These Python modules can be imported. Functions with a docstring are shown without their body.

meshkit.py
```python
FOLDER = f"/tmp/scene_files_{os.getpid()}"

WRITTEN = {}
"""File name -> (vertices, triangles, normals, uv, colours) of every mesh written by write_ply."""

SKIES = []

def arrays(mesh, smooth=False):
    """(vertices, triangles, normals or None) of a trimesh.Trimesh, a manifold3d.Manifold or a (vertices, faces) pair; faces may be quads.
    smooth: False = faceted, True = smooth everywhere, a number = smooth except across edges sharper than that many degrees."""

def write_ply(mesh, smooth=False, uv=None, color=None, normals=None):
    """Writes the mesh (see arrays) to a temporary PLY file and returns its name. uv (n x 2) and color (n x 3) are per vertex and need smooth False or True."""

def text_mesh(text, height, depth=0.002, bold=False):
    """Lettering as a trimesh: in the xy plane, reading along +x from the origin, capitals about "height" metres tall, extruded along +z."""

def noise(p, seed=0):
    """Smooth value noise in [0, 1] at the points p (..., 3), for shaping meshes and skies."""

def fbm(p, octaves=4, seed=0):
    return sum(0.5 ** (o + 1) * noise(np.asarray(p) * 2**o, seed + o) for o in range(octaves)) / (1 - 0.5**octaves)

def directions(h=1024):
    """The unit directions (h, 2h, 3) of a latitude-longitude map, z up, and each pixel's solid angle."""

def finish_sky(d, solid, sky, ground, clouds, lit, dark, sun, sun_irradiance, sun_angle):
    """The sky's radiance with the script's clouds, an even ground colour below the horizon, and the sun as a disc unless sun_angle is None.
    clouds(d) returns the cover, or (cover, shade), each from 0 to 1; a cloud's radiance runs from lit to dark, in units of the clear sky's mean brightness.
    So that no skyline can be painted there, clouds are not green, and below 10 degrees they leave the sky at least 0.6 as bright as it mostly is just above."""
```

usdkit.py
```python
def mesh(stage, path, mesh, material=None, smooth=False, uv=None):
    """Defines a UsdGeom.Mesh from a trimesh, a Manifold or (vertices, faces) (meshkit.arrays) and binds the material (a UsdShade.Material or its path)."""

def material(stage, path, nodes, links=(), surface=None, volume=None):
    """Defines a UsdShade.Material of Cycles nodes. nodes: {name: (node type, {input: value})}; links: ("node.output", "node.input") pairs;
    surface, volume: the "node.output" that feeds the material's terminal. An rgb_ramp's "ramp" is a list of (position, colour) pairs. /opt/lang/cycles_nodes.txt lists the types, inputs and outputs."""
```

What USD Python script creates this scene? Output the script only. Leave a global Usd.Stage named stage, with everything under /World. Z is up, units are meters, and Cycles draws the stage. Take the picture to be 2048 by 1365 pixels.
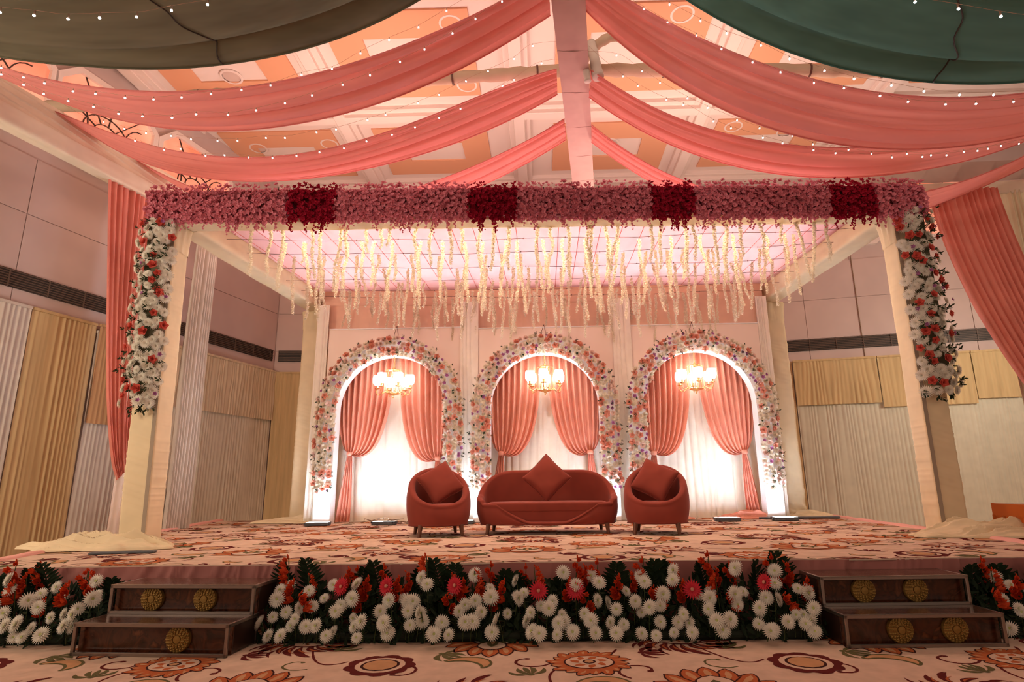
import math, numpy as np, trimesh, usdkit, meshkit, shapely
from shapely import affinity
from shapely.geometry import Polygon, LineString, Point
from pxr import Usd, UsdGeom, UsdLux, UsdShade, Sdf, Gf, Vt
stage = Usd.Stage.CreateInMemory()
UsdGeom.SetStageUpAxis(stage, 'Z'); UsdGeom.SetStageMetersPerUnit(stage, 1.0)
UsdGeom.Xform.Define(stage, '/World'); UsdGeom.Scope.Define(stage, '/World/Looks')
PI = math.pi; rad = math.radians
def rng_(k): return np.random.default_rng(k)

# ------------------------------------------------------------------ camera, sky, large lights, exposure
FPX, PITCH, YAW, ROLL = 1174.6, rad(13.09), rad(1.321), rad(-.779)
PXC, PYC = 1056.4, 694.5
EYE = np.array([.012, 0, 1.041])
c, s = math.cos(YAW), math.sin(YAW); r0 = np.array([c, s, 0]); f0 = np.array([-s, c, 0]); u0 = np.array([0, 0, 1.])
c, s = math.cos(PITCH), math.sin(PITCH); CF = f0*c+u0*s; u1 = -f0*s+u0*c
c, s = math.cos(ROLL), math.sin(ROLL); CR = r0*c+u1*s; CU = -r0*s+u1*c
cam = UsdGeom.Camera.Define(stage, '/World/camera')
cam.CreateHorizontalApertureAttr(36.0); cam.CreateVerticalApertureAttr(36.0*1365/2048)
cam.CreateFocalLengthAttr(FPX/2048*36)
cam.CreateHorizontalApertureOffsetAttr(-(PXC-1024)/2048*36); cam.CreateVerticalApertureOffsetAttr((PYC-682.5)/2048*36)
m4 = np.eye(4); m4[0, :3] = CR; m4[1, :3] = CU; m4[2, :3] = -CF; m4[3, :3] = EYE
cam.AddTransformOp().Set(Gf.Matrix4d(m4.tolist()))
cam.CreateExposureAttr(0.0)
cam.CreateClippingRangeAttr((.05, 200.))

def mat(name, nodes, links, surface, volume=None):
    return usdkit.material(stage, '/World/Looks/'+name, nodes, links, surface=surface, volume=volume)
dome = UsdLux.DomeLight.Define(stage, '/World/sky'); dome.CreateColorAttr(Gf.Vec3f(1, .76, .60)); dome.CreateIntensityAttr(.11)
def look_at_light(prim, pos, target):
    z = np.array(pos, float)-np.array(target, float); z /= np.linalg.norm(z)
    x = np.cross([0, 0, 1.] if abs(z[2]) < .95 else [0, 1., 0], z); x /= np.linalg.norm(x); y = np.cross(z, x)
    m = np.eye(4); m[0, :3] = x; m[1, :3] = y; m[2, :3] = z; m[3, :3] = pos
    UsdGeom.Xformable(prim).AddTransformOp().Set(Gf.Matrix4d(m.tolist()))
def rect_light(name, pos, target, w, h, col, power):
    l = UsdLux.RectLight.Define(stage, '/World/'+name); l.CreateWidthAttr(w); l.CreateHeightAttr(h)
    l.CreateColorAttr(Gf.Vec3f(*col)); l.CreateIntensityAttr(power); look_at_light(l, pos, target)
WARM = (1, .60, .40)
# flood lights that stand on top of the stage canopy, behind its flowered front beam, and throw their light up on the ceiling and its drapes
for i, x in enumerate((-3.6, -2.0, 2.2, 3.7)):
    rect_light('flood_light_%d' % i, (x, 9.9, 4.75), (x*1.2, 7.4, 9), .5, .5, (1, .72, .57), 84)
# unseen fill lights added around the hall, and soft light above the canopy's cloth roof
rect_light('hall_fill_left', (-6.8, -.6, 2.7), (-5.6, 8, 2.5), 1.5, 1.5, (1, .77, .60), 8)
rect_light('hall_fill_right', (4.5, -4.0, 3.3), (2.5, 7, 2.6), 1.8, 1.2, (1, .72, .55), 3.6)
rect_light('aisle_fill_left', (-7.3, 2.4, 2.7), (-6.5, 13, 2.5), 1.2, 1.2, (1, .84, .64), 38)  # fill added out of view to brighten the left wall cloths
rect_light('aisle_fill_right', (9.4, 9.0, 3.6), (4.4, 13, 3.5), 1.2, 1.2, (1, .86, .70), 26)  # fill added out of view to brighten the right back wall
rect_light('side_light_right', (8.6, 3.0, 3.4), (5.2, 9, 2.8), 1.2, 1.2, (1, .76, .58), 9)
rect_light('garland_fill', (0, 1.6, 6.3), (0, 6.2, 6.4), 6.0, .4, (1, .74, .60), 17)  # unseen fill added overhead to brighten the front of the garland
rect_light('canopy_fill', (0, 6.9, 4.30), (0, 6.5, 0), 6.5, .25, (1, .72, .49), 23)  # fill strip added out of sight behind the front beam, brightens the stage
rect_light('roof_light', (0, 8.25, 4.63), (0, 8.25, 0), 7.6, 3.1, (1, .80, .84), 2.5)

# ------------------------------------------------------------------ helpers
used = {}
def numbered(path):
    n = used.get(path, -1)+1; used[path] = n
    return path if n == 0 else '%s_%03d' % (path, n)
def tag(p, label=None, cat=None, group=None, kind=None):
    for k, v in (('label', label), ('category', cat), ('group', group), ('kind', kind)):
        if v: p.SetCustomDataByKey(k, v)
    return p
def place(x, loc=(0, 0, 0), rot=(0, 0, 0), sc=None):
    x = UsdGeom.Xformable(x); x.AddTranslateOp().Set(Gf.Vec3d(*map(float, loc)))
    if any(rot): x.AddRotateXYZOp().Set(Gf.Vec3f(*map(float, rot)))
    if sc is not None: x.AddScaleOp().Set(Gf.Vec3f(*([float(sc)]*3 if np.ndim(sc) == 0 else map(float, sc))))
def thing(name, label, cat, loc=(0, 0, 0), rot=(0, 0, 0), group=None, kind=None, sc=None):
    x = UsdGeom.Xform.Define(stage, numbered('/World/'+name)); place(x, loc, rot, sc)
    return tag(x.GetPrim(), label, cat, group, kind)
def dup(src, loc, rot=(0, 0, 0), label=None, group=None, sc=None):
    d = src.GetCustomData(); x = UsdGeom.Xform.Define(stage, numbered('/World/'+src.GetName().rstrip('0123456789').rstrip('_')))
    place(x, loc, rot, sc); p = x.GetPrim(); p.GetReferences().AddInternalReference(src.GetPath()); p.SetInstanceable(True)
    return tag(p, label or d['label'], d['category'], group or d.get('group'))
def vf(m):
    if isinstance(m, tuple): return np.asarray(m[0], float), np.asarray(m[1], int)
    if hasattr(m, 'to_mesh'): q = m.to_mesh(); return np.array(q.vert_properties[:, :3], float), np.array(q.tri_verts, int)
    return np.array(m.vertices), np.array(m.faces)
def part(name, mesh, material, parent=None, label=None, kind=None, smooth=False, color=None, cat=None, group=None):
    """One Mesh prim. smooth: False, True (everywhere) or an angle."""
    base = str(parent.GetPath()) if parent is not None else '/World'
    path = numbered(base+'/'+name)
    if smooth is True or smooth is False or color is not None:
        v, f = vf(mesh); n = None
        if smooth:
            fn = np.cross(v[f[:, 1]]-v[f[:, 0]], v[f[:, 2]]-v[f[:, 0]]); n = np.zeros_like(v)
            for k in range(3): np.add.at(n, f[:, k], fn)
            n /= np.linalg.norm(n, axis=1, keepdims=True)+1e-12
        m = UsdGeom.Mesh.Define(stage, path)
        m.CreatePointsAttr(Vt.Vec3fArray.FromNumpy(v.astype(np.float32))); m.CreateFaceVertexCountsAttr(Vt.IntArray.FromNumpy(np.full(len(f), 3, np.int32)))
        m.CreateFaceVertexIndicesAttr(Vt.IntArray.FromNumpy(f.astype(np.int32).ravel())); m.CreateSubdivisionSchemeAttr('none')
        if n is not None: m.CreateNormalsAttr(Vt.Vec3fArray.FromNumpy(n.astype(np.float32))); m.SetNormalsInterpolation('vertex')
        if color is not None: UsdGeom.PrimvarsAPI(m).CreatePrimvar('paint', Sdf.ValueTypeNames.Color3fArray, 'vertex').Set(Vt.Vec3fArray.FromNumpy(np.asarray(color, np.float32)))
        if material is not None: UsdShade.MaterialBindingAPI.Apply(m.GetPrim()).Bind(material)
    else:
        v, f = vf(mesh)
        m = usdkit.mesh(stage, path, trimesh.Trimesh(v, f, process=False), material, smooth=smooth)
    return tag(m.GetPrim(), label, cat, group, kind)
def single(name, mesh, material, label, cat, group=None, kind=None, smooth=False):
    return part(name, mesh, material, None, label, kind, smooth, cat=cat, group=group)
def struct(name, mesh, material, label=None, parent=None, smooth=False):
    return part(name, mesh, material, parent, label, 'structure', smooth)
def cat_(ms):
    vs, fs, o = [], [], 0
    for m in ms:
        v, f = vf(m); vs.append(v); fs.append(f+o); o += len(v)
    return np.vstack(vs), np.vstack(fs)
def tf(m, M):
    v, f = vf(m); M = np.asarray(M); return v@M[:3, :3].T+M[:3, 3], f
def mv(m, x=0, y=0, z=0):
    v, f = vf(m); return v+np.array([x, y, z]), f
def scl(m, x, y=None, z=None):
    v, f = vf(m); return v*np.array([x, x if y is None else y, x if z is None else z]), f
def rot(m, ax, deg):
    a = rad(deg); c, s = math.cos(a), math.sin(a)
    R = {'x': [[1, 0, 0], [0, c, -s], [0, s, c]], 'y': [[c, 0, s], [0, 1, 0], [-s, 0, c]], 'z': [[c, -s, 0], [s, c, 0], [0, 0, 1]]}[ax]
    v, f = vf(m); return v@np.array(R).T, f
def frame_to(d, up=(0, 0, 1)):
    """rotation whose z axis is d"""
    d = np.asarray(d, float); d = d/np.linalg.norm(d); x = np.cross(up, d)
    if np.linalg.norm(x) < 1e-4: x = np.cross([1, 0, 0], d)
    x /= np.linalg.norm(x); return np.stack([x, np.cross(d, x), d], 1)
def put(m, p, d, spin=0, s=1):
    v, f = vf(m); a = spin; R = frame_to(d)@np.array([[math.cos(a), -math.sin(a), 0], [math.sin(a), math.cos(a), 0], [0, 0, 1]])
    return (v*s)@R.T+np.asarray(p), f
def box(x0, x1, y0, y1, z0, z1, b=.0):
    if b <= 0:
        m = trimesh.creation.box([x1-x0, y1-y0, z1-z0]); m.apply_translation([(x0+x1)/2, (y0+y1)/2, (z0+z1)/2]); return vf(m)
    pts = []
    for sx in (0, 1):
        for sy in (0, 1):
            for sz in (0, 1):
                p = np.array([(x0, x1)[sx], (y0, y1)[sy], (z0, z1)[sz]]); d = np.array([1-2*sx, 1-2*sy, 1-2*sz])*b
                for k in range(3):
                    q = d.copy(); q[k] = 0; pts.append(p+q)
    return vf(trimesh.convex.convex_hull(np.array(pts)))
def surf(P, close_u=False):
    P = np.asarray(P); nu, nv = P.shape[:2]; i = np.arange(nu if close_u else nu-1)[:, None]; j = np.arange(nv-1)[None, :]
    a = i*nv+j; b = ((i+1) % nu)*nv+j; a, b = np.broadcast_arrays(a, b)
    f = np.stack([a, b, b+1, a+1], -1).reshape(-1, 4); return P.reshape(-1, 3), np.vstack([f[:, [0, 1, 2]], f[:, [0, 2, 3]]])
def tube(path, r, sides=6, cap=True):
    p = np.asarray(path, float); r = np.broadcast_to(r, (len(p),)); t = np.gradient(p, axis=0); t /= np.linalg.norm(t, axis=1, keepdims=True)+1e-12
    ref = np.array([0, 0, 1.]) if np.abs(t[:, 2]).mean() < .8 else np.array([0, 1., 0])
    a = np.cross(t, ref); a /= np.linalg.norm(a, axis=1, keepdims=True)+1e-12; b = np.cross(t, a); g = np.arange(sides)*2*PI/sides
    P = p[:, None]+r[:, None, None]*(np.cos(g)[None, :, None]*a[:, None]+np.sin(g)[None, :, None]*b[:, None])
    v, f = surf(P.transpose(1, 0, 2), True)
    # vertices: index = side*n + k
    n = len(p)
    if cap:
        c0, c1 = len(v), len(v)+1; v = np.vstack([v, p[:1], p[-1:]]); k = np.arange(sides)*n; k2 = np.roll(k, -1)
        f = np.vstack([f, np.stack([np.full(sides, c0), k2, k], 1), np.stack([np.full(sides, c1), k+n-1, k2+n-1], 1)])
    return v, f
def lathe(prof, seg=24):
    pr = np.asarray(prof, float); a = np.arange(seg)*2*PI/seg
    P = np.stack([pr[None, :, 0]*np.cos(a)[:, None], pr[None, :, 0]*np.sin(a)[:, None], np.broadcast_to(pr[None, :, 1], (seg, len(pr)))], -1)
    return surf(P, True)
def extr(poly, h):
    gs = getattr(poly, 'geoms', [poly])
    return cat_([trimesh.creation.extrude_polygon(g, h, engine='earcut') for g in gs])
def extr_y(poly, y0, y1):
    """polygon drawn in x,z extruded from y0 to y1"""
    v, f = extr(poly, y1-y0); return np.stack([v[:, 0], y0+v[:, 2], v[:, 1]], 1), f[:, ::-1]
def lerp(a, b, t): return np.asarray(a)+(np.asarray(b)-np.asarray(a))*t
def noise(p, seed=0): return meshkit.noise(p, seed)*2-1
def catmull(pts, n):
    """smooth curve through points, n samples, evenly spaced"""
    from scipy.interpolate import PchipInterpolator
    p = np.asarray(pts, float); d = np.r_[0, np.cumsum(np.linalg.norm(np.diff(p, axis=0), axis=1))]; t = np.linspace(0, d[-1], n)
    return np.stack([PchipInterpolator(d, p[:, k])(t) for k in range(p.shape[1])], 1)
def smoothcurve(x, y, xs, deg=3):
    return np.polyval(np.polyfit(x, y, deg), xs)

# ------------------------------------------------------------------ materials
def diffuse_node(col): return ('principled_bsdf', {'base_color': col, 'roughness': .8, 'specular_ior_level': .2})
def cloth(name, col, trans=0., rough=.85, sheen=0., var=.05, scale=(1, 1, 1), nscale=5., wrinkle=0., wscale=(4, 4, 4)):
    """woven cloth: slight tone variation, optional soft creases; trans lets light through"""
    lo = tuple(x*(1-var) for x in col); hi = tuple(min(1, x*(1+var)) for x in col)
    n = {'tc': ('texture_coordinate', {}), 'mp': ('mapping', {'scale': scale}), 'nz': ('noise_texture', {'scale': nscale, 'detail': 2.}),
         'rp': ('rgb_ramp', {'ramp': [(.3, lo), (.7, hi)]}),
         'p': ('principled_bsdf', {'roughness': rough, 'specular_ior_level': .15, 'sheen_weight': sheen, 'sheen_roughness': .4, 'sheen_tint': tuple(min(1, .4+x) for x in col)})}
    l = [('tc.object', 'mp.vector'), ('mp.vector', 'nz.vector'), ('nz.fac', 'rp.fac'), ('rp.color', 'p.base_color')]
    if wrinkle > 0:
        n |= {'mw': ('mapping', {'scale': wscale}), 'wn': ('noise_texture', {'scale': 1., 'detail': 2., 'distortion': .4}), 'bw': ('bump', {'strength': wrinkle, 'distance': .03})}
        l += [('tc.object', 'mw.vector'), ('mw.vector', 'wn.vector'), ('wn.fac', 'bw.height'), ('bw.normal', 'p.normal')]
    out = 'p.BSDF'
    if trans > 0:
        n |= {'tr': ('translucent_bsdf', {}), 'mx': ('mix_closure', {'fac': trans})}
        l += [('p.BSDF', 'mx.closure1'), ('tr.BSDF', 'mx.closure2'), ('rp.color', 'tr.color')]; out = 'mx.closure'
    return mat(name, n, l, out)
def plain(name, col, rough=.6, metal=0., spec=.4, emit=None, strength=0., **kw):
    d = {'base_color': col, 'roughness': rough, 'metallic': metal, 'specular_ior_level': spec, **kw}
    if emit: d |= {'emission_color': emit, 'emission_strength': strength}
    return mat(name, {'p': ('principled_bsdf', d)}, [], 'p.BSDF')
def petal(name, col, var=.15, trans=.3):
    lo = tuple(x*(1-var) for x in col); hi = tuple(min(1, x*(1+var)) for x in col)
    return mat(name, {'g': ('geometry', {}), 'rp': ('rgb_ramp', {'ramp': [(0, lo), (1, hi)]}), 'd': ('principled_bsdf', {'roughness': .7, 'specular_ior_level': .2}), 't': ('translucent_bsdf', {}), 'm': ('mix_closure', {'fac': trans})},
               [('g.random_per_island', 'rp.fac'), ('rp.color', 'd.base_color'), ('rp.color', 't.color'), ('d.BSDF', 'm.closure1'), ('t.BSDF', 'm.closure2')], 'm.closure')
M = {}
M['cream'] = cloth('cream_cloth', (.78, .64, .42), trans=.1, wrinkle=.12, wscale=(3, 3, 7))
M['cream_roof'] = cloth('canopy_cloth', (.84, .58, .59), trans=.3, nscale=3., var=.05)
M['peach'] = cloth('peach_cloth', (.82, .54, .39), trans=.15)
M['salmon'] = cloth('salmon_drape', (.84, .37, .26), trans=.2, sheen=.15)
M['pinkdrape'] = cloth('rose_drape', (.74, .27, .215), trans=.2)
M['swag'] = cloth('pink_swag_cloth', (.84, .355, .325), trans=.5, nscale=2., scale=(.5, 3, 3), wrinkle=.07, wscale=(.5, 7, 5))
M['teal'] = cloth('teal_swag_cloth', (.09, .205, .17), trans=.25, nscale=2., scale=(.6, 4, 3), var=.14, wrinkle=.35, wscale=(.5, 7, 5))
M['green'] = cloth('warm_lit_swag_cloth', (.17, .165, .11), trans=.2, nscale=2., scale=(.6, 4, 3), var=.18, wrinkle=.35, wscale=(.5, 7, 5))  # same cloth as the teal swag, warm light put into its colour
M['white_cloth'] = cloth('white_cloth', (.72, .66, .58), trans=.2)
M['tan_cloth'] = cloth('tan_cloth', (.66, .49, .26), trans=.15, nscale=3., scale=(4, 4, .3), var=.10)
M['ivory_cloth'] = cloth('ivory_cloth', (.70, .60, .42), trans=.15, nscale=3., scale=(4, 4, .3), var=.10)
M['eave'] = cloth('eave_cloth', (.78, .68, .54), trans=.1)
M['ridge'] = cloth('ridge_cloth', (.55, .38, .33), trans=.12)
M['beige'] = cloth('beige_wrap', (.55, .42, .30), wrinkle=.3, wscale=(2, 8, 8))
M['skirt'] = cloth('rose_satin', (.36, .135, .115), rough=.5, sheen=.1)
M['edge'] = cloth('pink_edging', (.80, .42, .36))
M['velvet'] = cloth('velvet', (.25, .048, .032), sheen=.3, rough=.9, nscale=4., var=.08)
M['orange_cloth'] = cloth('orange_cloth', (.52, .13, .025))
M['white'] = plain('white_paint', (.82, .80, .78), .5)
M['panelwhite'] = plain('panel_paint', (.80, .66, .56), .7)
M['plaster'] = mat('wall_paint', {'tc': ('texture_coordinate', {}), 'nz': ('noise_texture', {'scale': 1.5, 'detail': 3.}), 'rp': ('rgb_ramp', {'ramp': [(.3, (.54, .42, .39)), (.7, (.60, .47, .43))]}), 'p': ('principled_bsdf', {'roughness': .75, 'specular_ior_level': .2})}, [('tc.object', 'nz.vector'), ('nz.fac', 'rp.fac'), ('rp.color', 'p.base_color')], 'p.BSDF')
M['ceiling'] = plain('ceiling_paint', (.78, .66, .60), .8, spec=.1)
M['ceil_orange'] = plain('ceiling_orange', (.72, .37, .22), .8, spec=.1)
M['disc'] = plain('downlight_disc', (.62, .48, .42), .4)
M['dark'] = plain('dark_grille', (.035, .022, .016), .5)
M['slat'] = plain('grille_slat', (.11, .07, .05), .45)
M['seam'] = cloth('seam_band', (.34, .27, .20))
M['redseam'] = plain('red_seam', (.70, .17, .13), .8)
M['wire'] = plain('wire', (.12, .05, .035), .5)
M['copper'] = plain('copper_wire', (.45, .24, .15), .5)
M['cable'] = plain('cable', (.25, .16, .10), .6)
M['bulb'] = plain('fairy_bulb', (1, 1, 1), .3, emit=(.92, .97, 1), strength=24)
M['led'] = plain('led_lens', (1, 1, 1), .3, emit=(.76, .85, 1.0), strength=165)
M['shade'] = plain('lit_glass_shade', (.95, .93, .9), .3, emit=(1, .97, .96), strength=8)
M['housing'] = plain('light_housing', (.10, .11, .12), .4)
M['brass'] = plain('brass', (.80, .52, .20), .25, metal=1.)
M['gold'] = plain('gold_paint', (.30, .17, .04), .42, metal=.5)
M['wood'] = mat('leg_wood', {'tc': ('texture_coordinate', {}), 'mp': ('mapping', {'scale': (30, 30, 3)}), 'nz': ('noise_texture', {'scale': 2., 'detail': 3.}), 'rp': ('rgb_ramp', {'ramp': [(.3, (.085, .026, .012)), (.7, (.16, .055, .025))]}), 'p': ('principled_bsdf', {'roughness': .4})}, [('tc.object', 'mp.vector'), ('mp.vector', 'nz.vector'), ('nz.fac', 'rp.fac'), ('rp.color', 'p.base_color')], 'p.BSDF')
M['burl'] = mat('burl_laminate', {'tc': ('texture_coordinate', {}), 'nz': ('noise_texture', {'scale': 4.5, 'detail': 5., 'distortion': 2.2}), 'rp': ('rgb_ramp', {'ramp': [(.3, (.012, .004, .002)), (.45, (.075, .020, .008)), (.55, (.035, .010, .004)), (.7, (.15, .045, .016))]}), 'p': ('principled_bsdf', {'roughness': .16, 'specular_ior_level': .6})}, [('tc.object', 'nz.vector'), ('nz.fac', 'rp.fac'), ('rp.color', 'p.base_color')], 'p.BSDF')
M['tread'] = mat('glossy_tread', {'tc': ('texture_coordinate', {}), 'nz': ('noise_texture', {'scale': 6., 'detail': 4., 'distortion': 1.5}), 'rp': ('rgb_ramp', {'ramp': [(.3, (.05, .022, .014)), (.7, (.13, .065, .045))]}), 'n2': ('noise_texture', {'scale': 60., 'detail': 2.}), 'bp': ('bump', {'strength': .15, 'distance': .004}), 'p': ('principled_bsdf', {'roughness': .14, 'specular_ior_level': .6})}, [('tc.object', 'nz.vector'), ('nz.fac', 'rp.fac'), ('rp.color', 'p.base_color'), ('tc.object', 'n2.vector'), ('n2.fac', 'bp.height'), ('bp.normal', 'p.normal')], 'p.BSDF')
M['alu'] = plain('aluminium_frame', (.33, .27, .23), .30, metal=.9)
M['window'] = mat('amber_window', {'tc': ('texture_coordinate', {}), 'nz': ('noise_texture', {'scale': 1.2, 'detail': 2.}), 'rp': ('rgb_ramp', {'ramp': [(.35, (.85, .22, .12)), (.65, (.95, .42, .28))]}), 'p': ('principled_bsdf', {'roughness': .3, 'emission_strength': .55}), }, [('tc.object', 'nz.vector'), ('nz.fac', 'rp.fac'), ('rp.color', 'p.base_color'), ('rp.color', 'p.emission_color')], 'p.BSDF')
M['carpet'] = mat('printed_carpet', {'a': ('attribute', {'attribute': 'paint'}), 'tc': ('texture_coordinate', {}), 'n2': ('noise_texture', {'scale': 9., 'detail': 5.}), 'mr': ('map_range', {'from_min': .3, 'from_max': .7, 'to_min': .86, 'to_max': 1.05}), 'mx': ('mix', {'mix_type': 'multiply', 'fac': 1.}), 'p': ('principled_bsdf', {'roughness': .95, 'specular_ior_level': .05})},
    [('a.color', 'mx.color1'), ('tc.object', 'n2.vector'), ('n2.fac', 'mr.value'), ('mr.result', 'mx.color2'), ('mx.color', 'p.base_color')], 'p.BSDF')
M['pet_white'] = petal('white_petal', (.88, .84, .74), .05)
M['pet_ivory'] = petal('ivory_petal', (.88, .79, .64), .07, .15)
M['pet_peach'] = petal('peach_petal', (.88, .40, .28), .15)
M['pet_purple'] = petal('purple_petal', (.48, .17, .38), .25)
M['pet_blush'] = petal('blush_petal', (.88, .64, .54), .1, .15)
M['pet_pink'] = petal('pink_blossom', (.92, .33, .40), .2)
M['pet_red'] = petal('red_blossom', (.58, .010, .05), .35)
M['pet_cream'] = petal('cream_blossom', (.90, .82, .66), .06, .3)
M['pet_orange'] = petal('gladiolus_petal', (.80, .085, .02), .25)
M['pet_gerbera'] = petal('gerbera_petal', (.78, .05, .075), .15)
M['yellow'] = plain('flower_eye', (.62, .50, .10), .8)
M['leaf'] = petal('leaf', (.050, .072, .030), .4, .2)
M['fern'] = petal('fern_leaf', (.020, .042, .016), .4, .15)
M['stem'] = plain('stem', (.05, .075, .02), .6)
M['foam'] = plain('foam_core', (.22, .05, .06), .9)
M['foamw'] = plain('foam_base', (.10, .09, .05), .9)

# ------------------------------------------------------------------ printed carpet: flat motifs drawn as coloured polygons
CRM, MAR, RUS, TAN, OLI, DRK = (.66, .48, .36), (.12, .020, .018), (.46, .125, .045), (.55, .30, .15), (.13, .115, .05), (.055, .02, .018)
def petal_poly(r0_, r1_, w, a, bend=0., n=10):
    t = np.linspace(0, 1, n); half = w*np.sin(PI*np.clip(t, 0, 1)**1.35)**.75*.5+1e-3; r = r0_+(r1_-r0_)*t; ang = a+bend*t**2
    cx, cy = r*np.cos(ang), r*np.sin(ang); nx, ny = -np.sin(ang), np.cos(ang)
    return Polygon(np.r_[np.stack([cx+nx*half, cy+ny*half], 1), np.stack([cx-nx*half, cy-ny*half], 1)[::-1]]).buffer(0)
def U(ps): return shapely.union_all(ps)
def disc(r, sx=1., sy=1.): return affinity.scale(Point(0, 0).buffer(r, 12), sx, sy)
def scallop(r, n, d): 
    a = np.linspace(0, 2*PI, 8*n, endpoint=False); q = r*(1+d*np.abs(np.sin(a*n/2))); return Polygon(np.stack([q*np.cos(a), q*np.sin(a)], 1))
def motif_sunburst(k=19):
    P = [petal_poly(.13, .35+.035*(i % 3-1), .062, 2*PI*i/k, .42) for i in range(k)]
    P += [petal_poly(.26, .40-.02*(i % 2), .030, 2*PI*i/k+.12, .30) for i in range(0, k, 2)]
    return [(U(P), MAR), (U([petal_poly(.17, .30, .018, 2*PI*i/k+.03, .38) for i in range(k)]), RUS), (disc(.165, 1, .86), MAR), (disc(.150, 1, .86), CRM), (U([petal_poly(.0, .10, .022, a, .7) for a in (.3, 1.8, 2.9, 4.2, 5.4)]), RUS)]
def motif_palmette():
    P = [petal_poly(.06, .44-.10*abs(i-5)/5, .115, rad(-22+22.4*i), .10*np.sign(5-i)) for i in range(11)]
    o = U(P+[disc(.18)]); out = [(o.buffer(.011), DRK), (o, RUS)]
    out += [(U([petal_poly(.20, .40-.09*abs(i-5)/5, .040, rad(-22+22.4*i), .08*np.sign(5-i)) for i in range(11)]), TAN), (U([petal_poly(.10, .36-.08*abs(i-5)/5, .010, rad(-11+22.4*i), 0) for i in range(10)]), DRK)]
    c_ = U([disc(.15, 1, .9), petal_poly(0, .27, .20, PI/2)]); leaf = U([petal_poly(-.08, .20, .085, PI/2), petal_poly(0, .15, .05, .6, .3), petal_poly(0, .15, .05, 2.54, -.3)])
    return out+[(c_.buffer(.013), DRK), (c_, CRM), (leaf, OLI), (petal_poly(-.04, .14, .03, PI/2), TAN)]
def motif_ring():
    return [(scallop(.17, 9, .14), MAR), (disc(.135), CRM), (disc(.105), DRK), (disc(.09), TAN)]
def motif_toothed():
    k = 18; o = U([disc(.20, 1, .85)]+[petal_poly(.12, .285-.03*(i % 2), .075, 2*PI*i/k, .12) for i in range(k)])
    return [(o.buffer(.009), DRK), (o, RUS), (U([petal_poly(.18, .255, .022, 2*PI*i/k+.02, .1) for i in range(k)]), TAN), (disc(.17, 1, .85), DRK), (disc(.158, 1, .85), CRM), (U([petal_poly(.02, .13, .05, a, .2) for a in np.arange(7)*PI*2/7]), RUS), (disc(.07), CRM), (disc(.045), DRK), (disc(.03), TAN)]
def motif_leaf(col):
    return [(U([petal_poly(0, .2, .05, a, b) for a, b in ((PI/2, 0), (.9, .4), (2.24, -.4), (.1, .6), (3.04, -.6))]), col), (disc(.03), col)]
def motif_comma():
    t = np.linspace(0, 1, 14); ang = 2.6*t; r = .24*(1-.55*t); c = np.stack([r*np.cos(ang), r*np.sin(ang)], 1); w = .055*np.sin(PI*np.clip(t*.92+.08, 0, 1))+.004
    n = np.stack([np.cos(ang), np.sin(ang)], 1); a = Polygon(np.r_[c+n*w[:, None], (c-n*w[:, None])[::-1]]).buffer(0)
    return [(a.buffer(.012), OLI), (a.buffer(-.010), TAN)]
def vine(pts, w=.016, n=22):
    p = np.asarray(pts, float); t = np.linspace(0, 1, n)
    if len(p) == 4: q = ((1-t)**3)[:, None]*p[0]+(3*t*(1-t)**2)[:, None]*p[1]+(3*t*t*(1-t))[:, None]*p[2]+(t**3)[:, None]*p[3]
    return LineString(q).buffer(w/2, quad_segs=2)
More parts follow.
